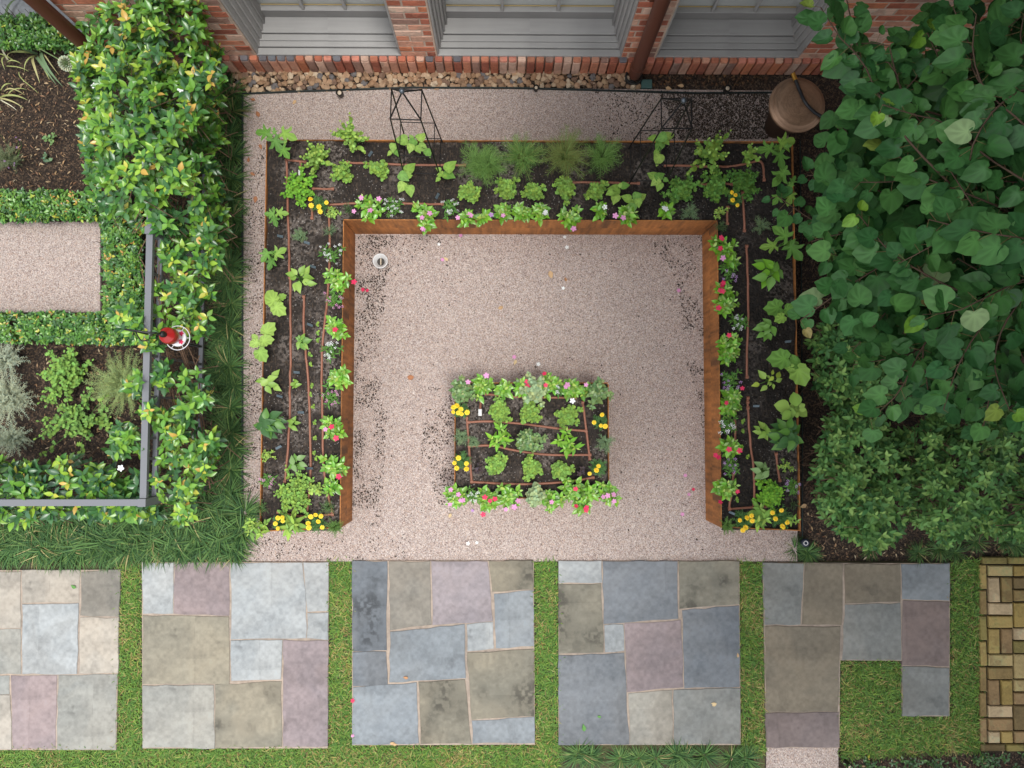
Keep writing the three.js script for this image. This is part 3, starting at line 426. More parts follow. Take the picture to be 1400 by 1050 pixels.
// colours of foliage
const K = { lime: C(0.19, 0.33, 0.055), green: C(0.12, 0.26, 0.045), mid: C(0.085, 0.2, 0.035), dark: C(0.045, 0.12, 0.035), sage: C(0.17, 0.28, 0.1), sageL: C(0.29, 0.38, 0.19), fern: C(0.09, 0.17, 0.05), bright: C(0.15, 0.35, 0.03), pale: C(0.26, 0.4, 0.08), red: C(0.62, 0.02, 0.09), pink: C(0.62, 0.26, 0.48), lilac: C(0.42, 0.24, 0.5), white: C(0.78, 0.8, 0.8), yellow: C(0.88, 0.66, 0.03) };
const stemMat = M({ roughness: 0.7, vertexColors: true });
const flowerGeos = {};
function flowerGeo(kind) {
  if (flowerGeos[kind]) return flowerGeos[kind];
  const b = new MB();
  if (kind === 'star') { for (let k = 0; k < 5; k++) b.add(T.petal, leafMatrix(V(0, 0, 0), k * 1.2566, 0.12, 1, 0, 1.05), C(1, 1, 1)); b.add(T.petal, leafMatrix(V(-0.06, 0.05, 0), 0, 0, 0.16), C(0.75, 0.35, 0.5)); }
  else if (kind === 'pompom') { for (let ring = 0; ring < 3; ring++) for (let k = 0; k < 9 - ring * 2; k++) b.add(T.petal, leafMatrix(V(0, 0.12 + ring * 0.14, 0), k / (9 - ring * 2) * 6.283 + ring, -0.05 + ring * 0.42, 1 - ring * 0.24, 0, 0.9), C(1, 1 - ring * 0.1, 1)); }
  else { for (let k = 0; k < 7; k++) b.add(T.petal, leafMatrix(V(0.5 * Math.cos(k * 2.4) * Math.sqrt(k / 7), 0.2 - 0.03 * k, 0.5 * Math.sin(k * 2.4) * Math.sqrt(k / 7)), k * 2.4, 0.3, 0.45), C(1, 1, 1)); }
  return flowerGeos[kind] = b.geo();
}
const flowerMats = {}; const flowerMat = k => flowerMats[k] ??= new THREE.MeshPhysicalMaterial({ color: K[k], roughness: 0.6, side: THREE.DoubleSide, vertexColors: true });
function addFlowers(g, base, list, y, r = 0.02, kind = 'star') { // list of [pixel, colour]
  const b = new MB();
  for (const [p, c] of list) { const yy = y + rr(-0.015, 0.02), w = G(p[0], p[1], yy).sub(base), f = mesh('flower', flowerGeo(kind), flowerMat(c), g, w); const s = r * rr(0.85, 1.15); f.scale.set(s, s, s); f.rotation.set(rr(-0.35, 0.35), rr(0, 6), rr(-0.35, 0.35)); b.tube([V(w.x * 0.4, w.y * 0.4, w.z * 0.4), V(w.x * 0.85, w.y * 0.75, w.z * 0.85), w], 0.0015, 0.001, K.mid, 4); }
  b.build('flower_stalks', stemMat, g);
}
// one upright leafy plant: shoots of leaves spread through a dome of radius r (pixels) and height h
function bushy(name, label, cat, grp, p, rpx, h, o = {}) {
  h *= rr(0.85, 1.2); const base0 = o.base ?? SOIL, mid = G(p[0], p[1], base0 + h * 0.6), b = V(mid.x, soilAt(mid.x, mid.z, base0), mid.z), r = rpx * rr(1.0, 1.2) / pxm(base0 + h * 0.6), lop = rr(0, 6.28), lk = rr(0.1, 0.32);
  const g = thing(name, label, cat, b, grp), f = new MB(), st = new MB(), col = o.col || K.green, L = o.L || 0.05, n = o.n || 40, tpl = T[o.t || 'ovate'], sq = o.squash || 1;
  const shoots = o.shoots || Math.max(5, Math.round(n / 7)), per = Math.ceil(n / shoots), turn = rr(0, 6);
  for (let s = 0; s < shoots; s++) {
    const q = Math.sqrt((s + 0.3) / shoots), a = s * 2.4 + rr(-0.4, 0.4), rad = Math.max(0.3 * r, r - L * 0.45) * q * rr(0.62, 1.35) * (1 + lk * Math.cos(a * 2 - lop)), top = V(Math.cos(a) * rad * sq, h * (1 - 0.45 * q * q) * rr(0.85, 1.1), Math.sin(a) * rad);
    if (o.ang) top.applyAxisAngle(V(0, 1, 0), o.ang);
    st.tube([V(0, 0, 0), V(top.x * 0.45, top.y * 0.55, top.z * 0.45), top], o.stem || 0.003, 0.0012, o.stemCol || K.mid, 4);
    for (let k = 0; k < per; k++) { const t = k / per, az = a + k * (o.opp ? (k % 2 ? Math.PI : 1.57) : 2.4) + rr(-0.35, 0.35), pt = top.clone().multiplyScalar(1 - 0.42 * t).setY(top.y * (1 - 0.42 * t)), pitch = rr(0.55, 0.95) * (1 - t) + (o.low ?? -0.1) * t; f.add(tpl, leafMatrix(pt, az, pitch * (o.flat ?? 1), L * rr(0.7, 1.1) * (0.55 + 0.6 * Math.min(1, t * 1.6)), rr(-0.3, 0.3), o.wide || 1), vary(t < 0.2 && o.tip ? o.tip : col, 0.32, 0.14)); }
  }
  st.build('stems', stemMat, g); f.build('foliage', o.gloss ? foliageGloss : foliage, g);
  if (o.fl) addFlowers(g, b, o.fl, base0 + h * (o.fh || 1.05), o.fr || 0.02, o.fk || 'star');
  return g;
}
// a plant of a few large leaves, each read from the photograph: [pixel, radius in pixels]
function bigLeaf(name, label, cat, grp, leaves, key, cols, o = {}) {
  const base0 = o.base ?? SOIL, h = o.h || 0.16, cp = o.foot || [leaves.reduce((s, l) => s + l[0][0], 0) / leaves.length, leaves.reduce((s, l) => s + l[0][1], 0) / leaves.length];
  const m = G(cp[0], cp[1], base0 + h * 0.5), b = V(m.x, soilAt(m.x, m.z, base0), m.z), g = thing(name, label, cat, b, grp), st = new MB();
  const mats = cols.map(c => leafMat(c, o.rough || 0.55));
  leaves.forEach(([p, r], k) => {
    const y = base0 + h * rr(0.75, 1.15), w = G(p[0], p[1], y).sub(b), L = 2 * r / pxm(y), az = Math.hypot(w.x, w.z) < 0.02 ? rr(0, 6) : Math.atan2(w.z, w.x) + rr(-0.5, 0.5), pitch = rr(-0.2, 0.3), at = w.clone().sub(V(Math.cos(az) * Math.cos(pitch), Math.sin(pitch), Math.sin(az) * Math.cos(pitch)).multiplyScalar(L * 0.42));
    leafMesh('leaf', key, mats[k % mats.length], leafMatrix(at, az, pitch, L, rr(-0.25, 0.25), o.wide || 1), g);
    st.tube([V(0, 0, 0), V(at.x * 0.35, at.y * 0.7, at.z * 0.35), at], 0.004, 0.0022, o.stemCol || K.green, 5);
  });
  for (let k = 0; k < (o.buds ?? 3); k++) { const a = rr(0, 6); st.tube([V(0, 0, 0), V(0, h * 0.5, 0), V(Math.cos(a) * 0.02, h * 0.9, Math.sin(a) * 0.02)], 0.003, 0.0015, K.green, 4); leafMesh('leaf', key, mats[0], leafMatrix(V(Math.cos(a) * 0.02, h * 0.9, Math.sin(a) * 0.02), a, 0.4, L0(leaves, base0) * 0.4), g); }
  st.build('stems', stemMat, g); return g;
}
const L0 = (lv, b) => 2 * lv[0][1] / pxm(b);
// fine threads and needles: dill, rosemary, chives, thyme
function feathery(name, label, cat, grp, p, rpx, h, o = {}) {
  const base0 = o.base ?? SOIL, mid = G(p[0], p[1], base0 + h * 0.5), b = V(mid.x, soilAt(mid.x, mid.z, base0), mid.z), r = rpx / pxm(base0 + h * 0.5), g = thing(name, label, cat, b, grp), f = new MB(), st = new MB(), col = o.col || K.fern, n = o.n || 26;
  for (let s = 0; s < n; s++) {
    const a = s * 2.4 + rr(-0.5, 0.5), q = Math.sqrt((s + 0.5) / n), tip = V(Math.cos(a) * r * q * (o.sq || 1), h * rr(0.6, 1.1) * (1 - 0.5 * q * q), Math.sin(a) * r * q), midp = V(tip.x * 0.4, tip.y * 0.75, tip.z * 0.4), cv = new THREE.CatmullRomCurve3([V(tip.x * 0.05, 0, tip.z * 0.05), midp, tip]);
    st.tube([0, 0.33, 0.66, 1].map(t => cv.getPoint(t)), o.sr || 0.0022, 0.0008, o.stemCol || vary(col, 0.2), 4);
    const m = o.m ?? 18; for (let k = 0; k < m; k++) { const t = 0.25 + 0.75 * k / m, pt = cv.getPoint(t); f.add(T.needle, leafMatrix(pt, a + (k % 2 ? 1 : -1) * rr(0.4, 1.3), rr(-0.2, 0.8), (o.L || 0.035) * rr(0.6, 1.2) * (1.1 - 0.5 * t), 0, o.wide || 0.7), vary(col, 0.25, 0.12)); }
  }
  st.build('stems', stemMat, g); f.build('foliage', foliage, g);
  if (o.fl) addFlowers(g, b, o.fl, base0 + h * 1.05, o.fr || 0.022, o.fk || 'pompom');
  return g;
}
R = rng(1001);
// --- okra, squash, aubergine, beans: big leaves one by one
const okra = (cc, lv, where, o = {}) => bigLeaf('okra_plant', 'young okra plant with lobed green leaves ' + where, 'okra', 'okra seedlings in the raised bed', lv.map(([x, y, r]) => [cc(x, y), r]), 'okra', [K.green, K.lime, K.mid], { h: 0.2, ...o });
okra(k8, [[118, 125, 11], [255, 140, 12], [197, 192, 12], [238, 232, 10]], 'at the corner of the rim near the jasmine');
okra(k8, [[155, 570, 7], [222, 565, 8], [182, 607, 8]], 'between the corner okra and a plant marker', { h: 0.14 });
okra(k8, [[130, 800, 9], [207, 780, 10], [160, 840, 9]], 'spreading over the rim beside the mondo grass', { h: 0.16 });
okra(k9, [[1175, 165, 12], [1265, 135, 13], [1240, 208, 12]], 'at the corner nearest the copper pot');
okra(k9, [[1235, 282, 13]], 'with one broad leaf nearest the pot', { h: 0.15 });
okra(k9, [[1225, 370, 9], [1278, 370, 10], [1292, 293, 6]], 'with yellow spotted leaf by the shaded rim', { h: 0.15 });
okra(k4, [[560, 75, 14], [490, 148, 11], [632, 178, 14], [600, 128, 5]], 'with three open leaves beside the pepper in shade', { h: 0.22 });
const broad = (cc, lv, label, cols, o = {}) => bigLeaf('squash_plant', label, 'squash', 'squash seedlings in the raised bed', lv.map(([x, y, r]) => [cc(x, y), r]), 'squash', cols, { h: 0.16, buds: 1, ...o });
broad(k2, [[140, 75, 12], [180, 72, 6], [168, 118, 11]], 'pale green squash seedling with two broad leaves above a yellow leaf', [K.pale, K.lime]);
broad(k2, [[130, 195, 11], [78, 247, 7], [103, 290, 10], [122, 235, 9], [105, 248, 6]], 'pale squash seedling with five leaves hanging over the rim', [K.pale, K.pale, K.lime], { h: 0.2 });
broad(k4, [[520, 488, 13], [553, 546, 8], [612, 500, 10]], 'squash seedling under the tip of the tree twig', [K.green, K.lime]);
broad(k4, [[550, 770, 15], [662, 857, 15], [632, 790, 10], [606, 818, 6]], 'squash seedling with broad toothed leaves across the shaded rim', [K.green, K.lime], { h: 0.2 });
const bean = (cc, lv, label, o = {}) => bigLeaf('bean_plant', label, 'bean', 'bean seedlings', lv.map(([x, y, r]) => [cc(x, y), r * 0.86]), 'bean', [K.lime, K.green, K.pale], { h: 0.13, ...o });
bean(k8, [[880, 165, 11], [935, 180, 9], [985, 150, 9], [990, 205, 9], [1020, 235, 8], [925, 208, 8], [965, 215, 7]], 'leafy bean climbing inside the black obelisk near the jasmine', { h: 0.22 });
bean(k8, [[830, 205, 8], [850, 235, 6], [810, 238, 5]], 'small bean seedling beside the obelisk near the jasmine', { h: 0.1 });
bean(k8, [[920, 320, 11], [885, 365, 10], [878, 420, 10], [922, 440, 10]], 'bean seedling with heart leaves below the obelisk foot');
bean(k8, [[1140, 310, 12], [1132, 355, 11], [1090, 350, 6], [1075, 380, 5]], 'bean seedling at the obelisk foot beside the dill');
bean(k9, [[708, 118, 8], [745, 115, 10], [775, 108, 9], [765, 133, 6], [735, 150, 10], [732, 205, 11], [722, 180, 6]], 'bean climbing inside the obelisk near the copper pot', { h: 0.3 });
bean(k9, [[708, 275, 9], [735, 278, 9], [720, 298, 9], [735, 318, 8], [762, 292, 5]], 'bean seedling beside the obelisk foot near the copper pot');
bean(k9, [[550, 330, 11], [590, 315, 8], [552, 368, 10], [530, 345, 7]], 'bean seedling with round leaves between lettuce and vinca');
bean(k9, [[600, 368, 9], [640, 362, 9], [662, 362, 8], [648, 385, 8], [622, 408, 9], [620, 385, 6]], 'bean seedling growing behind a pink vinca');
const pepper = (cc, lv, label, cols, o = {}) => bigLeaf('pepper_plant', label, 'pepper', 'pepper seedlings in the raised bed', lv.map(([x, y, r]) => [cc(x, y), r]), 'ovate', cols, { h: 0.14, rough: 0.4, ...o });
const ring = (x, y, r, n, s, a0 = 0) => Array.from({ length: n }, (_, k) => { const a = a0 + k / n * 6.283 + rr(-0.3, 0.3), q = r * rr(0.6, 1); return [x + Math.cos(a) * q, y + Math.sin(a) * q, s * rr(0.75, 1.1)]; });
pepper(k8, [...ring(325, 925, 55, 8, 8), [270, 900, 7], [310, 970, 8], [380, 950, 7]], 'pale pepper seedling beside a long drip tube and vinca', [K.lime, K.pale]);
pepper(k2, [[155, 365, 8], [140, 402, 8], [115, 395, 8], [128, 420, 7], [160, 415, 7], [98, 388, 6], [140, 380, 8]], 'pale pepper seedling on the rim between two plant markers', [K.pale, K.lime]);
pepper(k2, ring(258, 242, 20, 7, 6.5), 'small pepper seedling growing over a drip tube end', [K.green, K.lime], { h: 0.1 });
pepper(k2, ring(223, 552, 16, 5, 6), 'tiny pepper seedling between two drip tubes', [K.lime], { h: 0.08 });
pepper(k2, ring(232, 400, 13, 4, 4.5), 'tiny seedling with narrow leaves beside a drip tube', [K.lime], { h: 0.06 });
pepper(k2, ring(235, 700, 26, 7, 7), 'pepper seedling above the parsley mound near jasmine', [K.sage, K.green], { h: 0.1 });
pepper(k2, [...ring(135, 550, 44, 14, 10), ...ring(135, 555, 20, 6, 9)], 'dark green aubergine with many leaves over the rim', [K.dark, K.mid, K.dark], { h: 0.22 });
pepper(k4, [...ring(490, 290, 66, 9, 10), ...ring(490, 275, 28, 5, 7)], 'leafy pepper plant in shade with drooping leaves', [K.green, K.bright], { h: 0.22 });
pepper(k4, [...ring(475, 610, 45, 8, 8), ...ring(480, 600, 15, 4, 7)], 'narrow leaved pepper in shade beside a long drip tube', [K.green], { h: 0.15 });
pepper(k4, [[455, 860, 8], [420, 912, 6], [465, 930, 6], [542, 860, 6], [545, 887, 6], [510, 845, 4], [515, 920, 4], [505, 878, 5]], 'yellowing pepper seedling with few pale leaves', [K.pale, C(0.32, 0.42, 0.06)], { h: 0.13 });
pepper(k5, [...ring(495, 300, 38, 7, 7)], 'bright pepper seedling beside the dark aubergine in shade', [K.lime, K.pale], { h: 0.12 });
pepper(k5, [...ring(490, 540, 40, 6, 8)], 'dusty green pepper seedling above the parsley in shade', [K.sage], { h: 0.12 });
pepper(k5, [...ring(630, 330, 75, 16, 10), ...ring(630, 335, 30, 7, 9)], 'dark aubergine with purple stalks across the shaded rim', [K.dark, K.mid], { h: 0.24, stemCol: C(0.09, 0.05, 0.06) });
bigLeaf('tobacco_seedling', 'seedling with five large pale pointed leaves over shaded rim', 'seedling', null, [[620, 155, 11], [690, 120, 10], [725, 185, 9], [655, 195, 10], [680, 160, 9], [640, 205, 8]].map(([x, y, r]) => [k5(x, y), r]), 'round', [K.pale, K.lime], { h: 0.2 });
// --- basil, lettuce, parsley
const basil = (p, r0, where, o = {}) => bushy('basil_plant', 'bushy basil with rounded green leaves ' + where, 'basil', 'basil plants in the raised bed', p, r0 * 1.1, 0.24, { t: 'round', L: 0.036, n: 150, col: K.lime, tip: K.pale, shoots: 20, opp: true, ...o });
basil(k8(602, 145), 22, 'standing taller than the rim by the house'); basil(k8(415, 262), 19, 'beside the drip tube corner'); basil(k9(945, 180), 27, 'near the copper pot', { n: 180, shoots: 24 }); basil(k9(1110, 188), 13, 'between okra and drip tube', { n: 50, shoots: 7 });
const let1 = (p, r, label, o = {}) => bushy('lettuce_plant', label, 'lettuce', 'lobed lettuces in the raised bed', p, r, 0.1, { t: 'frill', L: 0.04, n: 100, shoots: 13, col: K.lime, flat: 0.7, wide: 1, ...o });
for (const [q, l] of [[k8(550, 345), 'lobed lettuce nearest the drip tube corner and parsley'], [k8(755, 325), 'lobed lettuce beside the obelisk near the jasmine'], [k8(1250, 455), 'lobed lettuce below the first dill behind a pink vinca'], [k9(97, 330), 'lobed lettuce below the dill with pale stalks'], [k9(212, 340), 'lobed lettuce below the dill with yellow stalks'], [k9(345, 325), 'lobed lettuce below the olive brown dill'], [k9(472, 340), 'lobed lettuce beside the round leaved bean']]) let1(q, 17, l);
let1(k9(830, 330), 22, 'wide lobed lettuce in shade near the obelisk', { col: K.green, n: 150, shoots: 20 }); let1(k9(970, 312), 22, 'wide lobed lettuce in shade beside parsley', { col: K.green, n: 150, shoots: 20 });
const par = (p, r, label, col = K.bright, n = 190) => bushy('parsley_plant', label, 'parsley', 'parsley mounds in the raised bed', p, r, 0.15, { t: 'frill', L: 0.034, n, shoots: Math.round(n / 7), col, flat: 0.5 });
par(k8(310, 425), 25, 'curly parsley mound at the bed corner near the jasmine', K.bright); par(k2(225, 815), 29, 'pale parsley mound above marigolds near the jasmine', K.lime, 240); par(k9(1095, 300), 21, 'dark parsley mound in the shaded corner', K.mid); par(k5(545, 675), 25, 'bright parsley mound above marigolds in shade', K.bright, 220);
par(k2(305, 800), 10, 'small pale celery seedling between parsley and vinca', K.pale, 40);
for (const [p, l] of [[k2(125, 670), 'small yellow green sprig above pink angelonia by the rim'], [k9(990, 425), 'small yellow green sprig in shade by the inner corner'], [k5(635, 510), 'small yellow green sprig below the dark aubergine'], [k8(505, 558), 'small yellow green sprig by the marigolds at inner corner']]) bushy('thyme_sprig', l, 'herb', 'yellow green herb sprigs', p, 11, 0.09, { t: 'ovate', L: 0.022, n: 60, col: K.pale, shoots: 10 });
// --- seedlings in a row
{ let k = 0; for (const [x, y] of [[318, 175], [318, 205], [316, 232], [288, 290], [290, 325], [296, 408], [290, 440], [296, 485], [304, 545], [304, 605], [300, 660], [308, 680]]) { k++; bushy('tiny_seedling', 'tiny two leaved seedling in the row between two drip tubes', 'seedling', 'seedling row in the raised bed', k2(x, y), 3.5, 0.03, { t: 'round', L: 0.02, n: 5, shoots: 2, col: K.lime }); }
  for (const [x, y] of [[318, 410], [320, 470], [322, 680], [335, 665], [325, 735]]) bushy('tiny_seedling', 'tiny two leaved seedling in shade beside the vincas', 'seedling', 'seedling row in the shaded bed', k4(x, y), 3.5, 0.03, { t: 'round', L: 0.02, n: 5, shoots: 2, col: K.lime });
  for (const [x, y] of [[360, 160], [375, 245], [375, 300], [370, 400], [405, 455], [345, 715]]) bushy('tiny_seedling', 'tiny two leaved seedling in shade beside the vincas', 'seedling', 'seedling row in the shaded bed', k5(x, y), 3.5, 0.03, { t: 'round', L: 0.02, n: 5, shoots: 2, col: K.lime }); }
// --- vincas and other flowers along the inner rim
const cname = { red: 'red', pink: 'pink', lilac: 'lilac', white: 'white' };
function vinca(cc, x, y, r, c, fl, where, o = {}) { const cw = ['no', 'one', 'two', 'three', 'four', 'five'][fl.length]; return bushy('vinca_plant', (c ? `vinca with ${cw} ${cname[c]} flower${fl.length > 1 ? 's' : ''} ` : (o.n ? 'small' : 'full') + ' vinca with no flower ') + where, 'vinca', 'vincas ' + where, cc(x, y), r, 0.15, { t: 'glossy', L: 0.06, n: 60, shoots: 9, col: K.bright, tip: K.pale, gloss: true, flat: 0.9, fl: c ? fl.map(q => [cc(q[0], q[1]), q[2] || c]) : null, fr: 0.0195, ...o }); }
const topRow = 'along the inner rim facing the house side', leftRow = 'along the inner rim nearest the jasmine', rightRow = 'along the inner rim nearest the shrubs', cTop = 'at the house edge of the small bed', cBot = 'at the pavement edge of the small bed';
vinca(k8, 690, 535, 19, 'pink', [[752, 487], [705, 550], [655, 482], [615, 555]], topRow); vinca(k8, 1005, 570, 17, 'pink', [[988, 590], [1030, 567], [995, 655]], topRow); vinca(k8, 1010, 630, 10, 'pink', [[990, 650]], topRow, { n: 20, shoots: 3 }); vinca(k8, 1235, 595, 14, 'pink', [[1183, 590], [1255, 578], [1245, 572]], topRow, { n: 36 });
vinca(k8, 1312, 598, 9, null, [], topRow, { n: 20, shoots: 3 }); vinca(k9, 8, 445, 8, 'lilac', [[35, 437]], topRow, { n: 18, shoots: 3 }); vinca(k9, 85, 428, 14, 'pink', [[85, 440]], topRow); vinca(k9, 160, 430, 15, null, [], topRow); vinca(k9, 240, 425, 14, 'white', [[262, 424], [258, 432]], topRow); vinca(k9, 365, 448, 18, 'pink', [[378, 495]], topRow); vinca(k9, 488, 418, 12, 'white', [[508, 405]], topRow, { n: 36 }); vinca(k9, 600, 440, 16, 'pink', [[552, 441], [585, 450]], topRow); vinca(k9, 765, 420, 12, 'white', [[762, 413], [755, 408]], topRow, { n: 36 });
vinca(k2, 388, 12, 20, 'red', [[453, 15]], leftRow); vinca(k2, 382, 190, 16, 'red', [[382, 195]], leftRow); vinca(k2, 388, 378, 18, null, [], leftRow); vinca(k2, 368, 560, 20, 'red', [[385, 605], [368, 562], [345, 572, 'pink']], leftRow, { n: 70 }); vinca(k2, 376, 715, 18, 'red', [[395, 750]], leftRow); vinca(k2, 365, 790, 13, null, [], leftRow, { n: 36 });
vinca(k4, 240, 160, 18, 'red', [[226, 98], [222, 160], [232, 108], [236, 213, 'pink']], rightRow, { n: 70 }); vinca(k4, 290, 225, 12, null, [], rightRow, { n: 30 }); vinca(k4, 245, 390, 14, 'red', [[238, 350], [232, 365], [236, 397], [222, 392]], rightRow, { n: 36 }); vinca(k4, 245, 475, 17, 'red', [[212, 488]], rightRow); vinca(k4, 275, 690, 18, 'red', [[270, 640]], rightRow); vinca(k4, 262, 745, 14, null, [], rightRow); vinca(k4, 285, 985, 18, 'red', [[343, 932], [255, 1013]], rightRow);
vinca(k5, 300, 165, 13, null, [], rightRow, { n: 34 }); vinca(k5, 292, 400, 18, 'red', [[212, 448], [228, 460], [355, 420], [292, 413]], rightRow); vinca(k5, 275, 645, 19, 'red', [[343, 665], [240, 728]], rightRow);
vinca(kc, 320, 170, 16, 'pink', [[342, 107], [228, 147]], cTop); vinca(kc, 450, 200, 14, null, [], cTop, { n: 36 }); vinca(kc, 565, 180, 14, 'red', [[595, 145], [600, 178]], cTop); vinca(kc, 738, 165, 18, 'red', [[705, 95], [713, 167]], cTop); vinca(kc, 875, 185, 19, 'pink', [[848, 165], [838, 178]], cTop); vinca(kc, 975, 200, 10, 'pink', [[965, 165], [880, 265, 'white']], cTop, { n: 24 });
vinca(kc, 160, 865, 18, 'pink', [[120, 820], [168, 850], [115, 910], [180, 887], [196, 885]], cBot); vinca(kc, 350, 880, 20, 'red', [[333, 867], [365, 890], [395, 877], [322, 975]], cBot, { n: 70 }); vinca(kc, 480, 865, 20, 'pink', [[540, 890], [517, 928], [465, 943]], cBot, { n: 66 }); vinca(kc, 750, 880, 20, 'pink', [[750, 897]], cBot, { n: 66 }); vinca(kc, 880, 830, 19, 'red', [[900, 815]], cBot); vinca(kc, 935, 915, 15, 'red', [[903, 922], [967, 932], [965, 948]], cBot, { n: 40 }); vinca(kc, 985, 840, 13, null, [], cBot, { n: 36 }); vinca(kc, 1105, 850, 17, 'pink', [[1072, 865], [1100, 857], [1140, 892], [1138, 850]], cBot);
const spread = (cc, x, y, r, n, c) => Array.from({ length: n }, () => [cc(x + rr(-r, r), y + rr(-r, r)), c]);
const small = (name, label, cc, x, y, r, c, n, fr, cr, grp) => bushy(name, label, name.split('_')[0], grp, cc(x, y), r, 0.13, { t: 'lance', L: 0.04, n: 60, shoots: 8, col: K.mid, fl: spread(cc, x, y, cr, n, c), fr, fk: 'cluster', wide: 0.8 });
const alg = 'white alyssum along the beds';
small('alyssum_plant', 'white flowered alyssum beside the pink vinca near the inner corner', k8, 835, 530, 16, 'white', 16, 0.012, 52, alg); small('alyssum_plant', 'white flowered alyssum below a bean by the inner rim', k8, 1140, 535, 15, 'white', 12, 0.012, 45, alg); small('alyssum_plant', 'white flowered alyssum over a drip tube at inner corner', k8, 490, 790, 18, 'white', 16, 0.012, 58, alg); small('alyssum_plant', 'white flowered alyssum between red vincas near jasmine', k2, 368, 275, 17, 'white', 14, 0.013, 40, alg);
small('alyssum_plant', 'white flowered alyssum in shade between red vincas', k4, 325, 565, 15, 'white', 10, 0.013, 42, alg); small('alyssum_plant', 'white large flowered alyssum above red vinca in shade', k5, 290, 265, 16, 'white', 8, 0.02, 52, alg); small('alyssum_plant', 'white flowered alyssum at pavement edge of the small bed', kc, 260, 855, 13, 'white', 9, 0.013, 45, alg); small('alyssum_plant', 'white flowered alyssum at house edge of the small bed', kc, 795, 195, 8, 'white', 5, 0.014, 25, alg);
const ang = 'lilac angelonia along the beds';
small('angelonia_plant', 'lilac angelonia between red vincas near the jasmine side corner', k2, 375, 78, 15, 'pink', 10, 0.014, 36, ang); small('angelonia_plant', 'lilac angelonia below a red petal near the jasmine', k2, 365, 450, 14, 'pink', 9, 0.014, 30, ang); small('angelonia_plant', 'pink angelonia on the rim beside the mondo grass', k2, 125, 765, 12, 'pink', 9, 0.014, 28, ang);
small('angelonia_plant', 'lilac angelonia in shade below the first red vinca', k4, 275, 290, 16, 'lilac', 7, 0.014, 50, ang); small('angelonia_plant', 'lilac angelonia in shade above two red vinca flowers', k4, 280, 880, 16, 'lilac', 9, 0.015, 60, ang); small('angelonia_plant', 'lilac angelonia in shade between two red vincas', k5, 308, 512, 16, 'lilac', 9, 0.015, 50, ang); small('angelonia_plant', 'pink angelonia on shaded rim beside the parsley', k5, 675, 640, 14, 'lilac', 6, 0.016, 40, ang);
// --- marigolds, dill, rosemary
const mari = (cc, x, y, r, fl, label) => feathery('marigold_plant', label, 'marigold', 'yellow marigolds', cc(x, y), r, 0.14, { col: C(0.075, 0.18, 0.05), n: 34, m: 16, L: 0.028, wide: 2.2, fl: fl.map(q => [cc(q[0], q[1]), 'yellow']), fr: 0.0175 });
mari(kc, 185, 325, 12, [[135, 335], [158, 295], [167, 340], [187, 347], [222, 337], [137, 305], [183, 318]], 'seven flowered yellow marigold by the white tag in the small bed'); mari(kc, 1055, 395, 12, [[1065, 352], [1015, 400], [1058, 420], [1085, 424]], 'four flowered yellow marigold above lavender in the small bed'); mari(kc, 195, 635, 13, [[168, 622], [143, 653], [218, 657], [157, 685], [218, 690]], 'five flowered yellow marigold below rosemary in the small bed'); mari(kc, 1045, 680, 14, [[1043, 672], [1030, 698], [987, 720]], 'three flowered yellow marigold below lavender in the small bed');
mari(k8, 425, 520, 14, [[378, 490], [382, 524], [424, 530], [465, 508], [431, 557]], 'yellow marigold by the inner corner near the jasmine'); mari(k2, 172, 925, 11, [[165, 907], [182, 905], [156, 928], [184, 918], [165, 946]], 'yellow marigold beside zinnia at the end of the bed near mondo grass'); mari(k2, 310, 925, 16, [[290, 902], [308, 895], [328, 900], [318, 920], [282, 943], [333, 942], [280, 927]], 'wide yellow marigold at the end of the bed near mondo grass');
mari(k9, 1050, 372, 11, [[1040, 376], [1052, 355], [1037, 344], [1060, 397]], 'yellow marigold in the shaded inner corner'); mari(k5, 390, 840, 17, [[427, 810], [357, 837], [392, 880], [431, 840], [400, 822], [375, 897]], 'yellow marigold beside zinnia at the shaded end'); mari(k5, 605, 820, 19, [[552, 792], [606, 778], [570, 828], [618, 880], [640, 850], [612, 872]], 'yellow marigold by the shaded rim end');
const dill = (p, r, label, o = {}) => feathery('dill_plant', label, 'dill', 'dill along the rim by the house', p, r * 1.45, 0.3, { n: 34, m: 46, L: 0.06, wide: 0.32, sr: 0.003, stemCol: C(0.2, 0.34, 0.09), col: C(0.13, 0.25, 0.055), ...o });
dill(k8(1300, 285), 25, 'feathery dill spreading beside the obelisk near jasmine'); dill(k9(25, 225), 20, 'feathery dill with pale stalks between two others', { n: 34 }); dill(k9(165, 190), 26, 'feathery dill with yellow stalks leaning over the rim', { n: 40, stemCol: C(0.3, 0.36, 0.1) }); dill(k9(345, 185), 30, 'olive brown feathery dill crowding the rim', { col: C(0.17, 0.21, 0.055), n: 54 }); dill(k9(500, 185), 22, 'feathery dill at the edge of the shade', { n: 36 });
const rosemary = (p, r, label, o = {}) => feathery('rosemary_plant', label, 'herb', 'needle leaved herbs in the beds', p, r * 1.15, 0.12, { n: 18, m: 20, L: 0.03, wide: 1.1, col: C(0.15, 0.23, 0.11), ...o });
rosemary(kc(190, 488), 12, 'grey green rosemary beside the drip tube in the small bed'); rosemary(kc(265, 525), 7, 'small lavender sprig crossing drip tube in the small bed'); rosemary(kc(1085, 525), 14, 'grey green lavender on the rim of the small bed', { n: 20 }); rosemary(k8(315, 685), 11, 'small rosemary above a plant marker near the jasmine'); rosemary(k8(485, 660), 11, 'thin chives on the drip tube at inner corner', { m: 4, n: 16 }); rosemary(k8(580, 540), 10, 'thin chives beside the pink vinca at inner corner', { m: 4, n: 12, col: C(0.08, 0.14, 0.05) });
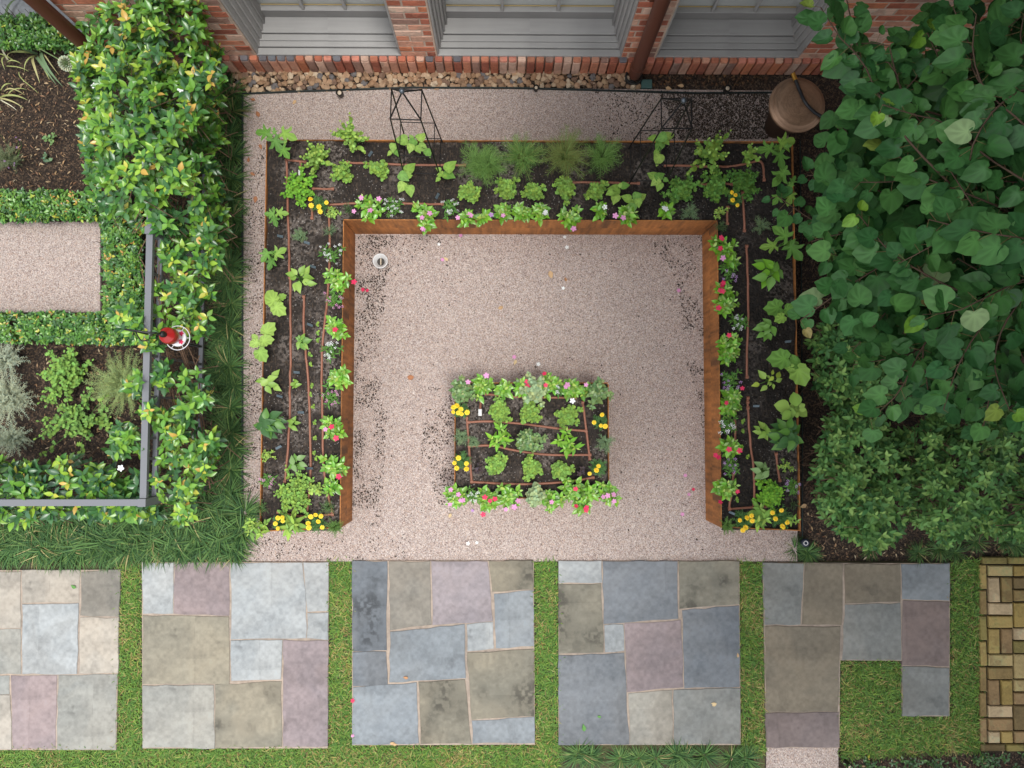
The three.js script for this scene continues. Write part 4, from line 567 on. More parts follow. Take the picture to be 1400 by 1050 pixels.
rosemary(k2(98, 868), 12, 'thin chives on the rim near pink angelonia', { m: 6, n: 18, col: K.fern }); rosemary(k2(352, 866), 12, 'thin chives at the tube end near vinca', { m: 6, n: 18, col: K.fern }); rosemary(k2(378, 942), 13, 'fine thyme at the end of the inner rim near jasmine', { n: 30, m: 26, L: 0.02, col: C(0.1, 0.2, 0.04) }); rosemary(k5(285, 872), 12, 'fine thyme at the shaded end of the inner rim', { n: 30, m: 26, L: 0.02, col: C(0.1, 0.2, 0.04) });
rosemary(k9(1160, 480), 13, 'grey green rosemary in shade beside okra', { n: 18 }); rosemary(k9(862, 425), 14, 'low rosemary in shade by the inner rim', { n: 18 }); rosemary(k4(228, 40), 9, 'thin chives at the shaded inner corner', { m: 4, col: C(0.08, 0.14, 0.05) }); rosemary(k5(690, 745), 13, 'thin chives leaning across the shaded rim', { m: 2, n: 10, col: C(0.08, 0.14, 0.05) });
// --- zinnias and sage
const zin = (p, r, label, o = {}) => bushy('zinnia_plant', label, 'zinnia', 'zinnias in the raised bed', p, r, 0.2, { t: 'lance', L: 0.085, n: 26, shoots: 3, col: K.lime, tip: K.pale, ...o });
zin(k2(222, 930), 18, 'pale zinnia between marigolds near the jasmine'); zin(k2(72, 945), 21, 'pale zinnia leaning out over the rim toward the mondo grass', { n: 44, shoots: 6, L: 0.06 }); zin(k5(490, 830), 19, 'pale zinnia between marigolds at the shaded end'); zin(k5(675, 832), 7, 'small pale zinnia by the shaded rim', { n: 12, shoots: 2, L: 0.05 });
const sage = (x, y, r, label, col = K.sage, o = {}) => bushy('sage_plant', label, 'sage', 'sages in the small bed', kc(x, y), r, 0.2, { t: 'ovate2', L: 0.05, n: 130, shoots: 17, col, tip: K.sageL, ...o });
sage(190, 205, 20, 'grey green sage at the corner of the small bed by the white tag'); sage(1035, 215, 20, 'grey green sage at the corner of the small bed with no tag'); sage(600, 512, 22, 'grey green sage in the middle of the small bed', K.sage, { n: 150 }); sage(640, 195, 20, 'pale silvery sage at the house edge of the small bed', K.sageL, { t: 'round', L: 0.042 }); sage(645, 862, 17, 'pale silvery sage at the pavement edge of the small bed', K.sageL, { t: 'round', L: 0.042 });
for (const [x, y, l] of [[430, 333, 'lobed lettuce beside the white tag in the small bed'], [620, 342, 'lobed lettuce between two sages in the small bed'], [838, 365, 'lobed lettuce beside the four flowered marigold'], [400, 658, 'lobed lettuce beside the small purple basil'], [620, 680, 'lobed lettuce between middle sage and pavement edge sage'], [802, 698, 'lobed lettuce beside the thin purple basil']]) let1(kc(x, y), 17, l, { n: 130, shoots: 17, L: 0.038 });
zin(kc(430, 495), 18, 'broad leaved zinnia beside sage nearer the rosemary in the small bed', { col: K.bright, n: 34, shoots: 5, L: 0.07 }); zin(kc(850, 530), 19, 'broad leaved zinnia beside sage nearer the lavender in the small bed', { col: K.bright, n: 34, shoots: 5, L: 0.07 });
for (const [x, y, l] of [[295, 690, 'small purple basil at the drip tube corner of the small bed'], [935, 715, 'thin purple basil near the marigold of the small bed']]) bushy('purple_basil', l, 'basil', 'purple basils in the small bed', kc(x, y), 8, 0.09, { t: 'ovate', L: 0.03, n: 16, shoots: 3, col: C(0.06, 0.04, 0.045) });
// --- plant markers
{ const zn = M({ color: S(120, 136, 146), roughness: 0.35, metalness: 0.6 });
  const mk = (cc, x, y, a, l) => { const w = G(...cc(x, y), SOIL + 0.03), g = thing('plant_marker', l, 'plant marker', V(w.x, SOIL + soilNoise(w.x, w.z) - 0.002, w.z), 'grey plant markers in the soil', a); const p = mesh('plate', cbox(0.045, 0.02, 0.0025, 0.0006), zn, g, V(0, 0.032, 0)); p.rotation.x = -0.95; mesh('stake', new THREE.CylinderGeometry(0.0016, 0.0016, 0.055, 5).translate(-0.014, 0.012, -0.004), zn, g); mesh('stake', new THREE.CylinderGeometry(0.0016, 0.0016, 0.055, 5).translate(0.014, 0.012, -0.004), zn, g); };
  for (const [x, y, a] of [[705, 240, 1.0], [210, 690, -0.2], [355, 725, -0.3], [393, 860, -0.3], [1072, 472, 1.1]]) mk(k8, x, y, a, 'small grey metal plant marker in the sunlit corner of the bed');
  for (const [x, y, a] of [[288, 178, -0.4], [237, 357, -0.1], [173, 447, -0.3], [252, 508, 0], [168, 640, 0.5], [285, 720, 0]]) mk(k2, x, y, a, 'small grey metal plant marker among the three long drip tubes');
  for (const [x, y, a] of [[592, 675, 0.1], [422, 1030, 0]]) mk(k4, x, y, a, 'small grey metal plant marker in the shaded bed'); for (const [x, y, a] of [[575, 265, 0], [313, 795, -0.4]]) mk(k5, x, y, a, 'small grey metal plant marker in the shaded bed');
}
// ---------------------------------------------------------------- obelisks
{
  const iron = M({ color: C(0.012, 0.012, 0.013), roughness: 0.45, metalness: 0.5 }), fin = M({ color: S(96, 104, 112), roughness: 0.35, metalness: 0.6 });
  const ob = (px, py, turn, label) => {
    const f = G(px, py, SOIL), g = thing('obelisk_trellis', label, 'obelisk', V(f.x, SOIL - 0.02, f.z), 'black wire obelisks', turn), B = 0.135, Tt = 0.092, h = 0.945, corner = (k, t) => { const w = B + (Tt - B) * t; return V([-w, w, w, -w][k % 4], h * t, [-w, -w, w, w][k % 4]); };
    for (let k = 0; k < 4; k++) { mesh('leg', rod(corner(k, 0), corner(k, 1), 0.0048), iron, g); mesh('cap_bar', rod(corner(k, 1), V(0, h + 0.16, 0), 0.0048), iron, g); }
    for (const t of [0.1, 0.42, 0.99]) for (let k = 0; k < 4; k++) mesh('ring_bar', rod(corner(k, t), corner(k + 1, t), t > 0.9 ? 0.0042 : 0.0032), iron, g);
    mesh('finial', new THREE.SphereGeometry(0.017, 14, 10), fin, g, V(0, h + 0.17, 0));
  };
  ob(579, 218, -0.03, 'black wire obelisk over beans near the jasmine side'); ob(884, 228, 0, 'black wire obelisk in shade near the copper pot');
}
// ---------------------------------------------------------------- grey metal fence
const fenceMat = M({ color: S(122, 124, 130), roughness: 0.5, metalness: 0.15 }), FT = 0.93;
const fxT = (G(199, 310, FT).x + G(204, 690, FT).x) / 2, fzB = G(100, 687, FT).z, fzT = ZW + 0.12, fxL = -5.2;
{
  const g = thing('metal_fence', 'grey metal picket fence with double rails turning a corner under the jasmine', 'fence');
  const vb = (x, z, y0, y1, w) => new THREE.BoxGeometry(w, y1 - y0, w).translate(x, (y0 + y1) / 2, z);
  const hb = (x0, x1, z0, z1, y, w, t) => new THREE.BoxGeometry(Math.max(w, Math.abs(x1 - x0)), t, Math.max(w, Math.abs(z1 - z0))).translate((x0 + x1) / 2, y, (z0 + z1) / 2);
  mesh('top_rail', hb(fxT, fxT, fzT, fzB - 0.028, FT, 0.042, 0.03), fenceMat, g); mesh('rail', hb(fxT, fxT, fzT, fzB - 0.028, FT - 0.14, 0.03, 0.025), fenceMat, g); mesh('bottom_rail', hb(fxT, fxT, fzT, fzB - 0.028, 0.12, 0.03, 0.025), fenceMat, g);
  mesh('top_rail', hb(fxL, fxT - 0.028, fzB, fzB, FT, 0.042, 0.03), fenceMat, g); mesh('rail', hb(fxL, fxT - 0.028, fzB, fzB, FT - 0.14, 0.03, 0.025), fenceMat, g); mesh('bottom_rail', hb(fxL, fxT - 0.028, fzB, fzB, 0.12, 0.03, 0.025), fenceMat, g);
  for (const [x, z] of [[fxT, fzB], [fxT, G(199, 316, FT).z], [fxT, fzT + 0.03], [fxL, fzB]]) mesh('post', vb(x, z, 0, FT + 0.03, 0.05), fenceMat, g);
  for (let z = fzB - 0.14; z > fzT + 0.1; z -= 0.135) mesh('picket', vb(fxT, z, 0.133, FT - 0.017, 0.016), fenceMat, g);
  for (let x = fxT - 0.14; x > fxL; x -= 0.135) mesh('picket', vb(x, fzB, 0.133, FT - 0.017, 0.016), fenceMat, g);
}
// ---------------------------------------------------------------- leafy masses: sprigs spread over a domed outline read from the photograph (a leaf's colour is drawn at random, whatever its depth)
const sprigCols = { jas: [C(0.085, 0.22, 0.035), C(0.12, 0.28, 0.035), C(0.055, 0.16, 0.035), C(0.17, 0.33, 0.04), C(0.045, 0.13, 0.04)], tip: [C(0.34, 0.5, 0.06), C(0.28, 0.46, 0.05), C(0.3, 0.46, 0.06), C(0.46, 0.46, 0.07), C(0.5, 0.33, 0.08)] };
function leafy(g, o) {
  const { P, zEdge, zTop, n, L, per, cols, tips, tipRate = 0.2, key = 'glossy', wide = 1, soft = 60, depth = 0.3, parts = 0, mat = foliageGloss, spots, clumps = 0, clumpR = 34 } = o;
  const cc = Array.from({ length: clumps }, () => samplePoly(P));
  const f = new MB(), st = new MB(), cand = [], origin = g.position;
  for (let s = 0; s < n; s++) {
    let x, y, d;
    if (spots) { const q = pick(spots), a = rr(0, 6.28), r = q[2] * Math.sqrt(R()); x = q[0] + Math.cos(a) * r; y = q[1] + Math.sin(a) * r; d = 1 - r / q[2]; } else { [x, y] = samplePoly(P); d = Math.min(1, edgeDist(x, y, P) / soft); }
    let heightScale = 1; if (clumps) { let m = 1e9; for (const q of cc) m = Math.min(m, Math.hypot(q[0] - x, q[1] - y)); heightScale = 1.04 - 0.3 * Math.min(1, m / clumpR) ** 2; }
    const lowered = R() < depth ? rr(0.25, 0.85) : 1, z = heightScale * (zEdge + (zTop - zEdge) * Math.sqrt(1 - (1 - d) ** 2)) * lowered * rr(0.93, 1.06), w = G(x, y, z).sub(origin); w.y = z - origin.y;
    const a0 = rr(0, 6.28), tipped = R() < tipRate, base = pick(cols), lean = rr(0, 0.5), la = rr(0, 6.28);
    for (let k = 0; k < per; k++) {
      const t = k / per, az = a0 + (k % 2) * Math.PI + Math.floor(k / 2) * 1.45 + rr(-0.25, 0.25), inner = 1 - t, pitch = 0.75 * inner - 0.25 * t + lean * Math.cos(az - la) + rr(-0.2, 0.2), ll = L * rr(0.75, 1.15) * (tipped && k < 2 ? 0.75 : 1), m = leafMatrix(V(w.x, w.y - 0.035 * t * (L / 0.06), w.z), az, pitch, ll, rr(-0.4, 0.4), wide), col = tipped && k < 3 ? pick(tips) : vary(base, 0.22, 0.1);
      cand.push([lowered === 1 ? z + 0.4 * inner : z - 1, m, col, tipped && k < 3]);
    }
    if (o.twigs !== false && R() < 0.5) st.tube([V(w.x, w.y - 0.01, w.z), V(w.x + rr(-0.06, 0.06), w.y - 0.09, w.z + rr(-0.06, 0.06)), V(w.x + rr(-0.12, 0.12), w.y - 0.2, w.z + rr(-0.12, 0.12))], 0.0018, 0.003, C(0.13, 0.075, 0.045), 4);
  }
  cand.sort((a, b) => b[0] - a[0]);
  const pm = parts ? [...cols, ...tips].map(c => leafMat(c, 0.32)) : null, nc = cols.length;
  cand.forEach(([, m, c, tip], k) => { if (k < parts) leafMesh('leaf', key, tip ? pm[nc + Math.floor(R() * tips.length)] : pm[Math.floor(R() * nc)], m, g); else f.add(T[key], m, c); });
  const fo = f.build('foliage', mat, g); if (fo && cand.length - parts > 300) fo.userData.kind = 'stuff';
  const tm = st.build('twigs', twigMat, g); if (tm) tm.userData.kind = 'stuff'; return g;
}
function vineStems(g, pts, n, sp) { const b = new MB(); for (let k = 0; k < n; k++) { const p = pts.map(q => V(q.x + rr(-sp, sp), q.y + rr(-0.1, 0.1), q.z + rr(-sp, sp)).sub(g.position)); const cv = new THREE.CatmullRomCurve3(p); b.tube(Array.from({ length: 14 }, (_, i) => cv.getPoint(i / 13)), 0.006, 0.003, C(0.16, 0.095, 0.06), 5); } b.build('vine_stems', twigMat, g); }
R = rng(2024);
{
  const v1 = thing('jasmine_vine', 'dense glossy jasmine mass over the fence against the brick wall', 'vine', V(fxT, 0, fzT + 0.8), 'jasmine on the fence');
  leafy(v1, { P: [[118, -40], [272, -40], [282, 40], [306, 80], [300, 160], [302, 200], [292, 215], [305, 240], [308, 300], [300, 335], [240, 338], [205, 315], [160, 300], [122, 270], [122, 240], [110, 200], [118, 150], [98, 100], [108, 40]], zEdge: 0.66, zTop: 1.3, n: 1000, clumps: 46, clumpR: 24, L: 0.064, per: 6, cols: sprigCols.jas, tips: sprigCols.tip, tipRate: 0.2, parts: 300, soft: 70, depth: 0.42 });
  leafy(v1, { spots: Array.from({ length: 16 }, (_, k) => [205 - k * 0.2 + (k % 2 ? 5 : -3), -20 + k * 19, 17]), zEdge: 1.02, zTop: 1.2, n: 120, L: 0.064, per: 6, cols: sprigCols.jas, tips: sprigCols.tip, tipRate: 0.2, depth: 0 });
  vineStems(v1, [V(fxT, 0.1, fzT + 0.2), V(fxT + 0.05, 0.5, fzT + 0.7), V(fxT, 0.8, fzT + 1.4)], 14, 0.18);
  const v2 = thing('jasmine_vine', 'sparse jasmine on the fence side rails around the red feeder', 'vine', V(fxT, 0, G(204, 500, FT).z), 'jasmine on the fence');
  const spots = [[262, 345, 26], [235, 350, 22], [285, 330, 20], [250, 400, 30], [222, 408, 26], [275, 418, 24], [240, 430, 24], [180, 440, 20], [170, 425, 14], [195, 455, 16], [225, 512, 20], [262, 522, 18], [185, 525, 14], [205, 562, 14], [225, 580, 16], [262, 585, 18], [275, 545, 14], [230, 625, 18], [262, 625, 20], [283, 640, 14], [225, 660, 22], [255, 665, 20], [170, 595, 16], [160, 610, 14], [180, 612, 15], [250, 695, 18], [285, 605, 14], [205, 470, 12], [270, 450, 14], [215, 440, 18], [255, 560, 14], [240, 600, 14], [288, 350, 18], [240, 330, 24], [265, 380, 24]];
  leafy(v2, { spots, zEdge: 0.62, zTop: 0.98, n: 390, L: 0.062, per: 6, cols: sprigCols.jas, tips: sprigCols.tip, tipRate: 0.3, parts: 260, depth: 0.3 });
  vineStems(v2, [V(fxT + 0.02, 0.15, fzB - 0.1), V(fxT + 0.06, 0.5, fzB - 0.7), V(fxT, 0.85, fzB - 1.5)], 12, 0.12);
  const bt = new MB(); for (let k = 0; k < 22; k++) { const a = G(rr(215, 280), rr(455, 500), 0.5), b = V(a.x + rr(-0.1, 0.1), rr(0.3, 0.8), a.z + rr(0.05, 0.25)); bt.tube([a.clone().sub(v2.position), a.clone().lerp(b, 0.5).add(V(rr(-0.04, 0.04), 0.04, 0)).sub(v2.position), b.clone().sub(v2.position)], 0.0032, 0.0018, C(0.2, 0.12, 0.075), 4); } bt.build('bare_twigs', twigMat, v2);
  const v3 = thing('jasmine_vine', 'jasmine with yellow and orange tips along the fence rail near mondo grass', 'vine', V(fxT - 1, 0, fzB), 'jasmine on the fence');
  leafy(v3, { P: [[-60, 610], [20, 640], [60, 632], [90, 622], [150, 640], [165, 660], [200, 640], [206, 690], [215, 705], [180, 708], [120, 705], [60, 712], [0, 715], [-60, 715]], zEdge: 0.55, zTop: 0.88, n: 300, L: 0.07, per: 6, cols: [...sprigCols.jas, C(0.05, 0.13, 0.05), C(0.04, 0.11, 0.05)], tips: sprigCols.tip, tipRate: 0.22, parts: 240, soft: 40, depth: 0.35 });
  vineStems(v3, [V(fxT - 0.1, 0.2, fzB - 0.05), V(fxT - 0.9, 0.6, fzB - 0.08), V(fxT - 2, 0.7, fzB - 0.1)], 8, 0.1);
  // white jasmine flowers
  const fl = G(128, 117, 1.0); for (const [x, y] of [[129, 117], [247, 122], [262, 118], [165, 640]]) { const p = G(x, y, y > 300 ? 0.95 : 1.1), f = mesh('flower', flowerGeo('star'), flowerMat('white'), y > 300 ? v3 : v1, p.sub((y > 300 ? v3 : v1).position)); f.scale.setScalar(0.022); f.rotation.set(rr(-0.3, 0.3), rr(0, 6), 0); }
}
// low clipped hedges of the kitchen garden
R = rng(31);
const hedgeCols = [C(0.07, 0.18, 0.04), C(0.1, 0.24, 0.045), C(0.045, 0.125, 0.035), C(0.14, 0.28, 0.05)], hedgeTips = [C(0.42, 0.42, 0.06), C(0.35, 0.45, 0.06), C(0.45, 0.26, 0.07)];
const hedge = (P, label, n, o = {}) => { const c = P.reduce((s, q) => [s[0] + q[0] / P.length, s[1] + q[1] / P.length], [0, 0]), g = thing('low_hedge', label, 'hedge', G(c[0], c[1], 0.2).setY(0), 'low hedges of the kitchen garden'); leafy(g, { P, zEdge: 0.2, zTop: 0.27, n, L: 0.034, per: 5, cols: hedgeCols, tips: hedgeTips, tipRate: 0.14, soft: 14, depth: 0.35, wide: 1.1, twigs: false, ...o }); const b = new MB(); for (let k = 0; k < 60; k++) { const [x, y] = samplePoly(P), w = G(x, y, 0.1).sub(g.position); b.tube([V(w.x, 0, w.z), V(w.x + rr(-0.03, 0.03), 0.2, w.z + rr(-0.03, 0.03))], 0.004, 0.002, C(0.1, 0.06, 0.04), 4); } b.build('stems', twigMat, g); return g; };
hedge([[-120, 262], [60, 260], [150, 268], [150, 300], [-120, 303]], 'clipped hedge between dug bed with allium and gravel square', 900);
hedge([[138, 262], [190, 285], [196, 400], [192, 470], [140, 470], [142, 380], [138, 302]], 'clipped hedge at the end of the gravel square beside the fence', 900);
hedge([[-120, 428], [138, 428], [150, 470], [60, 467], [-120, 468]], 'clipped hedge between gravel square and silver leaved herb', 950);
hedge([[-120, 22], [60, 20], [95, 45], [105, 70], [60, 66], [-120, 60]], 'plain green clipped hedge under the window beside the red brown downspout', 800, { tipRate: 0.03 });
// ---------------------------------------------------------------- mondo grass tufts
R = rng(88);
{
  const mkGeo = (n, spread, up) => { const b = new MB(); for (let k = 0; k < n; k++) { const a = rr(0, 6.28), L = rr(0.11, 0.19), e = rr(0.35, 1.25) * up; b.add(T.blade, leafMatrix(V(Math.cos(a) * spread * R(), rr(0, 0.01), Math.sin(a) * spread * R()), a + rr(-0.6, 0.6), e, L, rr(-0.5, 0.5), rr(0.7, 1.2)), vary(pick([C(0.05, 0.12, 0.035), C(0.075, 0.16, 0.045), C(0.035, 0.09, 0.028), C(0.13, 0.22, 0.06), C(0.34, 0.3, 0.13)].slice(0, R() < 0.9 ? 4 : 5)), 0.25, 0.1)); } return b.geo(); };
  const geos = [mkGeo(150, 0.02, 0.85), mkGeo(170, 0.024, 0.75), mkGeo(140, 0.02, 0.9)];
  const tuft = (px, py, label, grp, s = 1) => { const w = G(px, py, 0.06).setY(0.002), m = mesh('mondo_grass', pick(geos), foliage, null, w); m.rotation.y = rr(0, 6); m.scale.set(s * rr(0.85, 1.15), s * rr(0.85, 1.15), s * rr(0.85, 1.15)); tag(m, label, 'grass tuft', grp); };
  for (let y = 124; y < 700; y += 29) for (const x of [296, 313]) { if (x < 310 && y < 300 && R() < 0.5) continue; tuft(x + rr(-4, 3), y + rr(-5, 5) + (x < 310 ? 14 : 0), 'dark green mondo grass tuft between fence and steel edging', 'mondo grass along the fence', x < 310 ? 0.7 : 0.92); }
  for (let x = -30; x < 335; x += 23) for (const y of [704, 724, 744, 756]) tuft(x + rr(-8, 8) + (y % 3) * 5, y + rr(-5, 5) - (y > 750 ? 2 : 0), 'mondo grass tuft in the mass between jasmine and flagstones', 'mondo grass by the flagstones', y > 750 ? 0.85 : 1.05);
  for (let x = 790; x < 1040; x += 26) for (const y of [1038]) tuft(x + rr(-8, 8), y + rr(-5, 5), 'dark mondo grass tuft along dark blue flagstones near gravel path', 'mondo grass below the blue flagstones', 0.75);
  for (const [x, y] of [[1090, 752], [1108, 757], [1195, 752], [1290, 752], [1340, 742], [1380, 742], [1260, 757], [1395, 748], [1310, 757]]) tuft(x, y, 'thin mondo grass tuft below the shaded shrubs', 'mondo grass below the shrubs', 0.6);
}
// ---------------------------------------------------------------- lawn blades
R = rng(99);
{
  const b = new MB(); b.add(strip([0.05, 0.055, 0.045, 0], { droop: 0.45, fold: 0.2 }), new THREE.Matrix4(), C(1, 1, 1)); const bg = b.geo();
  const areas = [[[162, 768], [193, 768], [194, 1022], [160, 1022]], [[449, 768], [481, 768], [481, 1022], [450, 1022]], [[730, 768], [763, 768], [765, 1022], [732, 1022]], [[1011, 768], [1042, 770], [1046, 1022], [1013, 1022]], [[1299, 770], [1339, 765], [1341, 1028], [1299, 985]], [[1147, 904], [1232, 904], [1233, 980], [1300, 980], [1340, 985], [1340, 1026], [1150, 1036]], [[-40, 1021], [765, 1018], [765, 1062], [-40, 1062]], [[1012, 1020], [1046, 1020], [1046, 1030], [1012, 1030]]];
  const dens = 17000, cnt = areas.map(P => { let a = 0; P.forEach(([x, y], i) => { const [x2, y2] = P[(i + 1) % P.length]; a += x * y2 - x2 * y; }); return Math.round(Math.abs(a) / 2 / pxm(0) ** 2 * dens); }), tot = cnt.reduce((a, c) => a + c, 0);
  const im = new THREE.InstancedMesh(bg, foliage, tot); im.name = 'lawn_grass'; tag(im, 'short green lawn grass with straw blades between the flagstone pavements', 'grass', null, 'stuff'); im.castShadow = im.receiveShadow = true; let k = 0;
  areas.forEach((P, ai) => { for (let s = 0; s < cnt[ai]; s++) { const [x0, y0] = samplePoly(P), x = x0 + rr(-2.5, 2.5), y = y0 + rr(-2.5, 2.5), w = G(x, y, 0.012).setY(0.01), patch = fbm(w.x * 5 + 40, w.z * 5 + 40, 4096, 700, 3); im.setMatrixAt(k, leafMatrix(w, rr(0, 6.28), rr(0.15, 1.2), rr(0.028, 0.06), rr(-0.6, 0.6), rr(0.8, 1.3))); const dry = R() < 0.12 + 0.36 * sm(0.45, 0.75, patch); im.setColorAt(k, vary(dry ? pick([C(0.36, 0.31, 0.12), C(0.28, 0.2, 0.08), C(0.3, 0.33, 0.09)]) : pick([C(0.125, 0.24, 0.045), C(0.165, 0.285, 0.05), C(0.09, 0.19, 0.04)]), 0.22, 0.1)); k++; } });
  scene.add(im);
}
// dark ground ivy at the foot of the brick path
R = rng(64);
{ const g = thing('ground_ivy', 'dark leafy ground ivy below the lawn and brick path', 'ground cover', G(1290, 1050, 0.05).setY(0)); leafy(g, { P: [[1150, 1042], [1200, 1036], [1290, 1040], [1345, 1032], [1480, 1030], [1480, 1110], [1150, 1110]], zEdge: 0.05, zTop: 0.1, n: 500, L: 0.03, per: 4, cols: [C(0.03, 0.09, 0.025), C(0.045, 0.12, 0.03), C(0.06, 0.14, 0.03)], tips: hedgeTips, tipRate: 0.02, soft: 10, twigs: false }); g.userData.kind = 'stuff'; }
// ---------------------------------------------------------------- kitchen garden plants inside the fence
R = rng(52);
feathery('santolina_bush', 'silvery grey santolina mound beside the dug soil', 'herb', null, [8, 545], 42, 0.34, { base: 0, n: 150, m: 24, L: 0.032, wide: 1.3, col: C(0.42, 0.47, 0.33), sq: 0.9 });
feathery('santolina_bush', 'silvery grey santolina mound lower against the jasmine', 'herb', null, [14, 600], 28, 0.28, { base: 0, n: 90, m: 22, L: 0.03, wide: 1.3, col: C(0.4, 0.46, 0.32) });
feathery('santolina_bush', 'silvery grey santolina mound touching the clipped hedge', 'herb', null, [4, 490], 34, 0.3, { base: 0, n: 110, m: 22, L: 0.03, wide: 1.3, col: C(0.42, 0.47, 0.34) });
feathery('lavender_bush', 'olive green fan of lavender by the fence rail', 'herb', null, [166, 525], 52, 0.4, { base: 0, n: 130, m: 36, L: 0.034, wide: 1, col: C(0.25, 0.33, 0.12) });
bushy('celery_plant', 'bright green lovage bush in the dug soil beside santolina', 'herb', null, [86, 515], 42, 0.3, { base: 0, t: 'frill', L: 0.045, n: 260, shoots: 40, col: C(0.17, 0.32, 0.06), flat: 0.5 });
bushy('celery_plant', 'bright green lovage bush nearer the fence corner', 'herb', null, [104, 575], 46, 0.26, { base: 0, t: 'frill', L: 0.042, n: 260, shoots: 40, col: C(0.16, 0.3, 0.06), flat: 0.5, squash: 1.2 });
feathery('lavender_bush', 'flowering lavender by the clipped hedge in the allium bed', 'herb', null, [8, 215], 24, 0.25, { base: 0, n: 50, m: 24, L: 0.03, wide: 0.8, col: C(0.16, 0.2, 0.1), fl: Array.from({ length: 9 }, () => [[rr(-5, 28), rr(175, 240)], 'lilac']), fr: 0.009, fk: 'cluster' });
bushy('parsley_plant', 'small grey green parsley alone in the allium bed', 'herb', null, [68, 190], 10, 0.08, { base: 0, t: 'frill', L: 0.03, n: 30, shoots: 6, col: K.sage });
bushy('parsley_plant', 'tiny bluish seedling alone in the allium bed', 'herb', null, [62, 216], 9, 0.06, { base: 0, t: 'round', L: 0.03, n: 12, shoots: 4, col: C(0.12, 0.2, 0.11) });
{ // allium with strap leaves and a round seed head
  const strap = (name, label, px, py, lv, head) => { const base = G(px, py, 0), g = thing(name, label, 'allium', base, null), st = new MB();
    for (const [x0, y0, x1, y1, h, c, wd] of lv) { const a = G(x0, y0, 0.02).sub(base), e = G(x1, y1, 0.06).sub(base), b = new MB(), N = 8, side = V(-(e.z - a.z), 0, e.x - a.x).normalize(); const P = [], I = [], Cc = []; for (let k = 0; k <= N; k++) { const t = k / N, q = a.clone().lerp(e, t); q.y = 0.01 + 4 * h * t * (1 - t) * 0.8 + (1 - t) * 0.01 + t * 0.03; q.addScaledVector(side, 0.03 * Math.sin(t * 3 + h * 30)); const w = wd * (1 - t ** 3) + 0.001; P.push(q.x + side.x * w, q.y + w * 0.3, q.z + side.z * w, q.x, q.y, q.z, q.x - side.x * w, q.y + w * 0.3, q.z - side.z * w); for (let s = 0; s < 3; s++) Cc.push(c.r, c.g, c.b); if (k < N) for (const s of [0, 1]) { const i = 3 * k + s; I.push(i, i + 1, i + 3, i + 1, i + 4, i + 3); } } b.p = P; b.c = Cc; b.i = I; b.build('leaf', foliage, g); }
    if (head) { const hp = G(head[0], head[1], 0.45).sub(base), d = new MB(); st.tube([V(0, 0, 0), V(hp.x * 0.4, 0.3, hp.z * 0.4), hp], 0.005, 0.004, C(0.2, 0.3, 0.12), 6); for (let k = 0; k < 150; k++) { const y = 1 - 2 * (k + 0.5) / 150, q = Math.sqrt(1 - y * y), a = k * 2.4, dir = V(Math.cos(a) * q, y, Math.sin(a) * q); d.add(T.petal, leafMatrix(hp.clone().addScaledVector(dir, 0.04), a, Math.asin(y), 0.016, 0, 1), vary(C(0.46, 0.5, 0.36), 0.25)); st.tube([hp, hp.clone().addScaledVector(dir, 0.042)], 0.0006, 0.0006, C(0.2, 0.3, 0.12), 3); } d.build('seed_head', foliage, g); st.build('stalk', stemMat, g); } return g; };
  const gr = C(0.16, 0.25, 0.13), dry = C(0.45, 0.42, 0.2), yl = C(0.36, 0.4, 0.15), wh = C(0.6, 0.58, 0.42);
  strap('allium_plant', 'allium with strap leaves and round pale seed head by the hedge', 55, 72, [[52, 72, 22, 62, 0.12, gr, 0.009], [52, 70, 58, 48, 0.2, gr, 0.008], [54, 74, 88, 114, 0.15, gr, 0.014], [50, 76, 48, 112, 0.08, dry, 0.01], [56, 76, 64, 108, 0.1, yl, 0.01], [58, 74, 98, 68, 0.2, gr, 0.006], [52, 76, 30, 96, 0.1, yl, 0.005], [58, 78, 80, 100, 0.12, dry, 0.005], [50, 74, 12, 70, 0.1, yl, 0.008], [60, 78, 90, 75, 0.14, gr, 0.006], [54, 60, 80, 52, 0.2, gr, 0.008], [48, 80, 76, 113, 0.12, gr, 0.012], [46, 66, 38, 60, 0.1, yl, 0.009]], [91, 87]);
  strap('allium_plant', 'drying allium with long white stalk under the window', 12, 80, [[12, 82, 18, 46, 0.2, wh, 0.008], [16, 50, 30, -6, 0.1, gr, 0.012], [12, 84, 2, 70, 0.06, yl, 0.006], [12, 84, 24, 90, 0.06, yl, 0.006], [10, 84, 20, 76, 0.06, dry, 0.005], [12, 86, 34, 100, 0.05, yl, 0.004], [14, 80, 0, 92, 0.05, yl, 0.006], [30, 96, 46, 128, 0.04, yl, 0.003]], null);
  strap('allium_plant', 'fallen yellow allium leaves beside the flowering lavender', 8, 130, [[4, 128, 33, 140, 0.06, yl, 0.008], [2, 130, 26, 150, 0.06, dry, 0.007], [4, 126, -20, 140, 0.05, yl, 0.008], [6, 132, 16, 152, 0.05, wh, 0.005], [6, 126, 30, 132, 0.08, dry, 0.006], [2, 122, 14, 118, 0.05, yl, 0.008], [8, 134, -5, 148, 0.04, yl, 0.007], [10, 128, 34, 126, 0.06, yl, 0.005]], null);
}
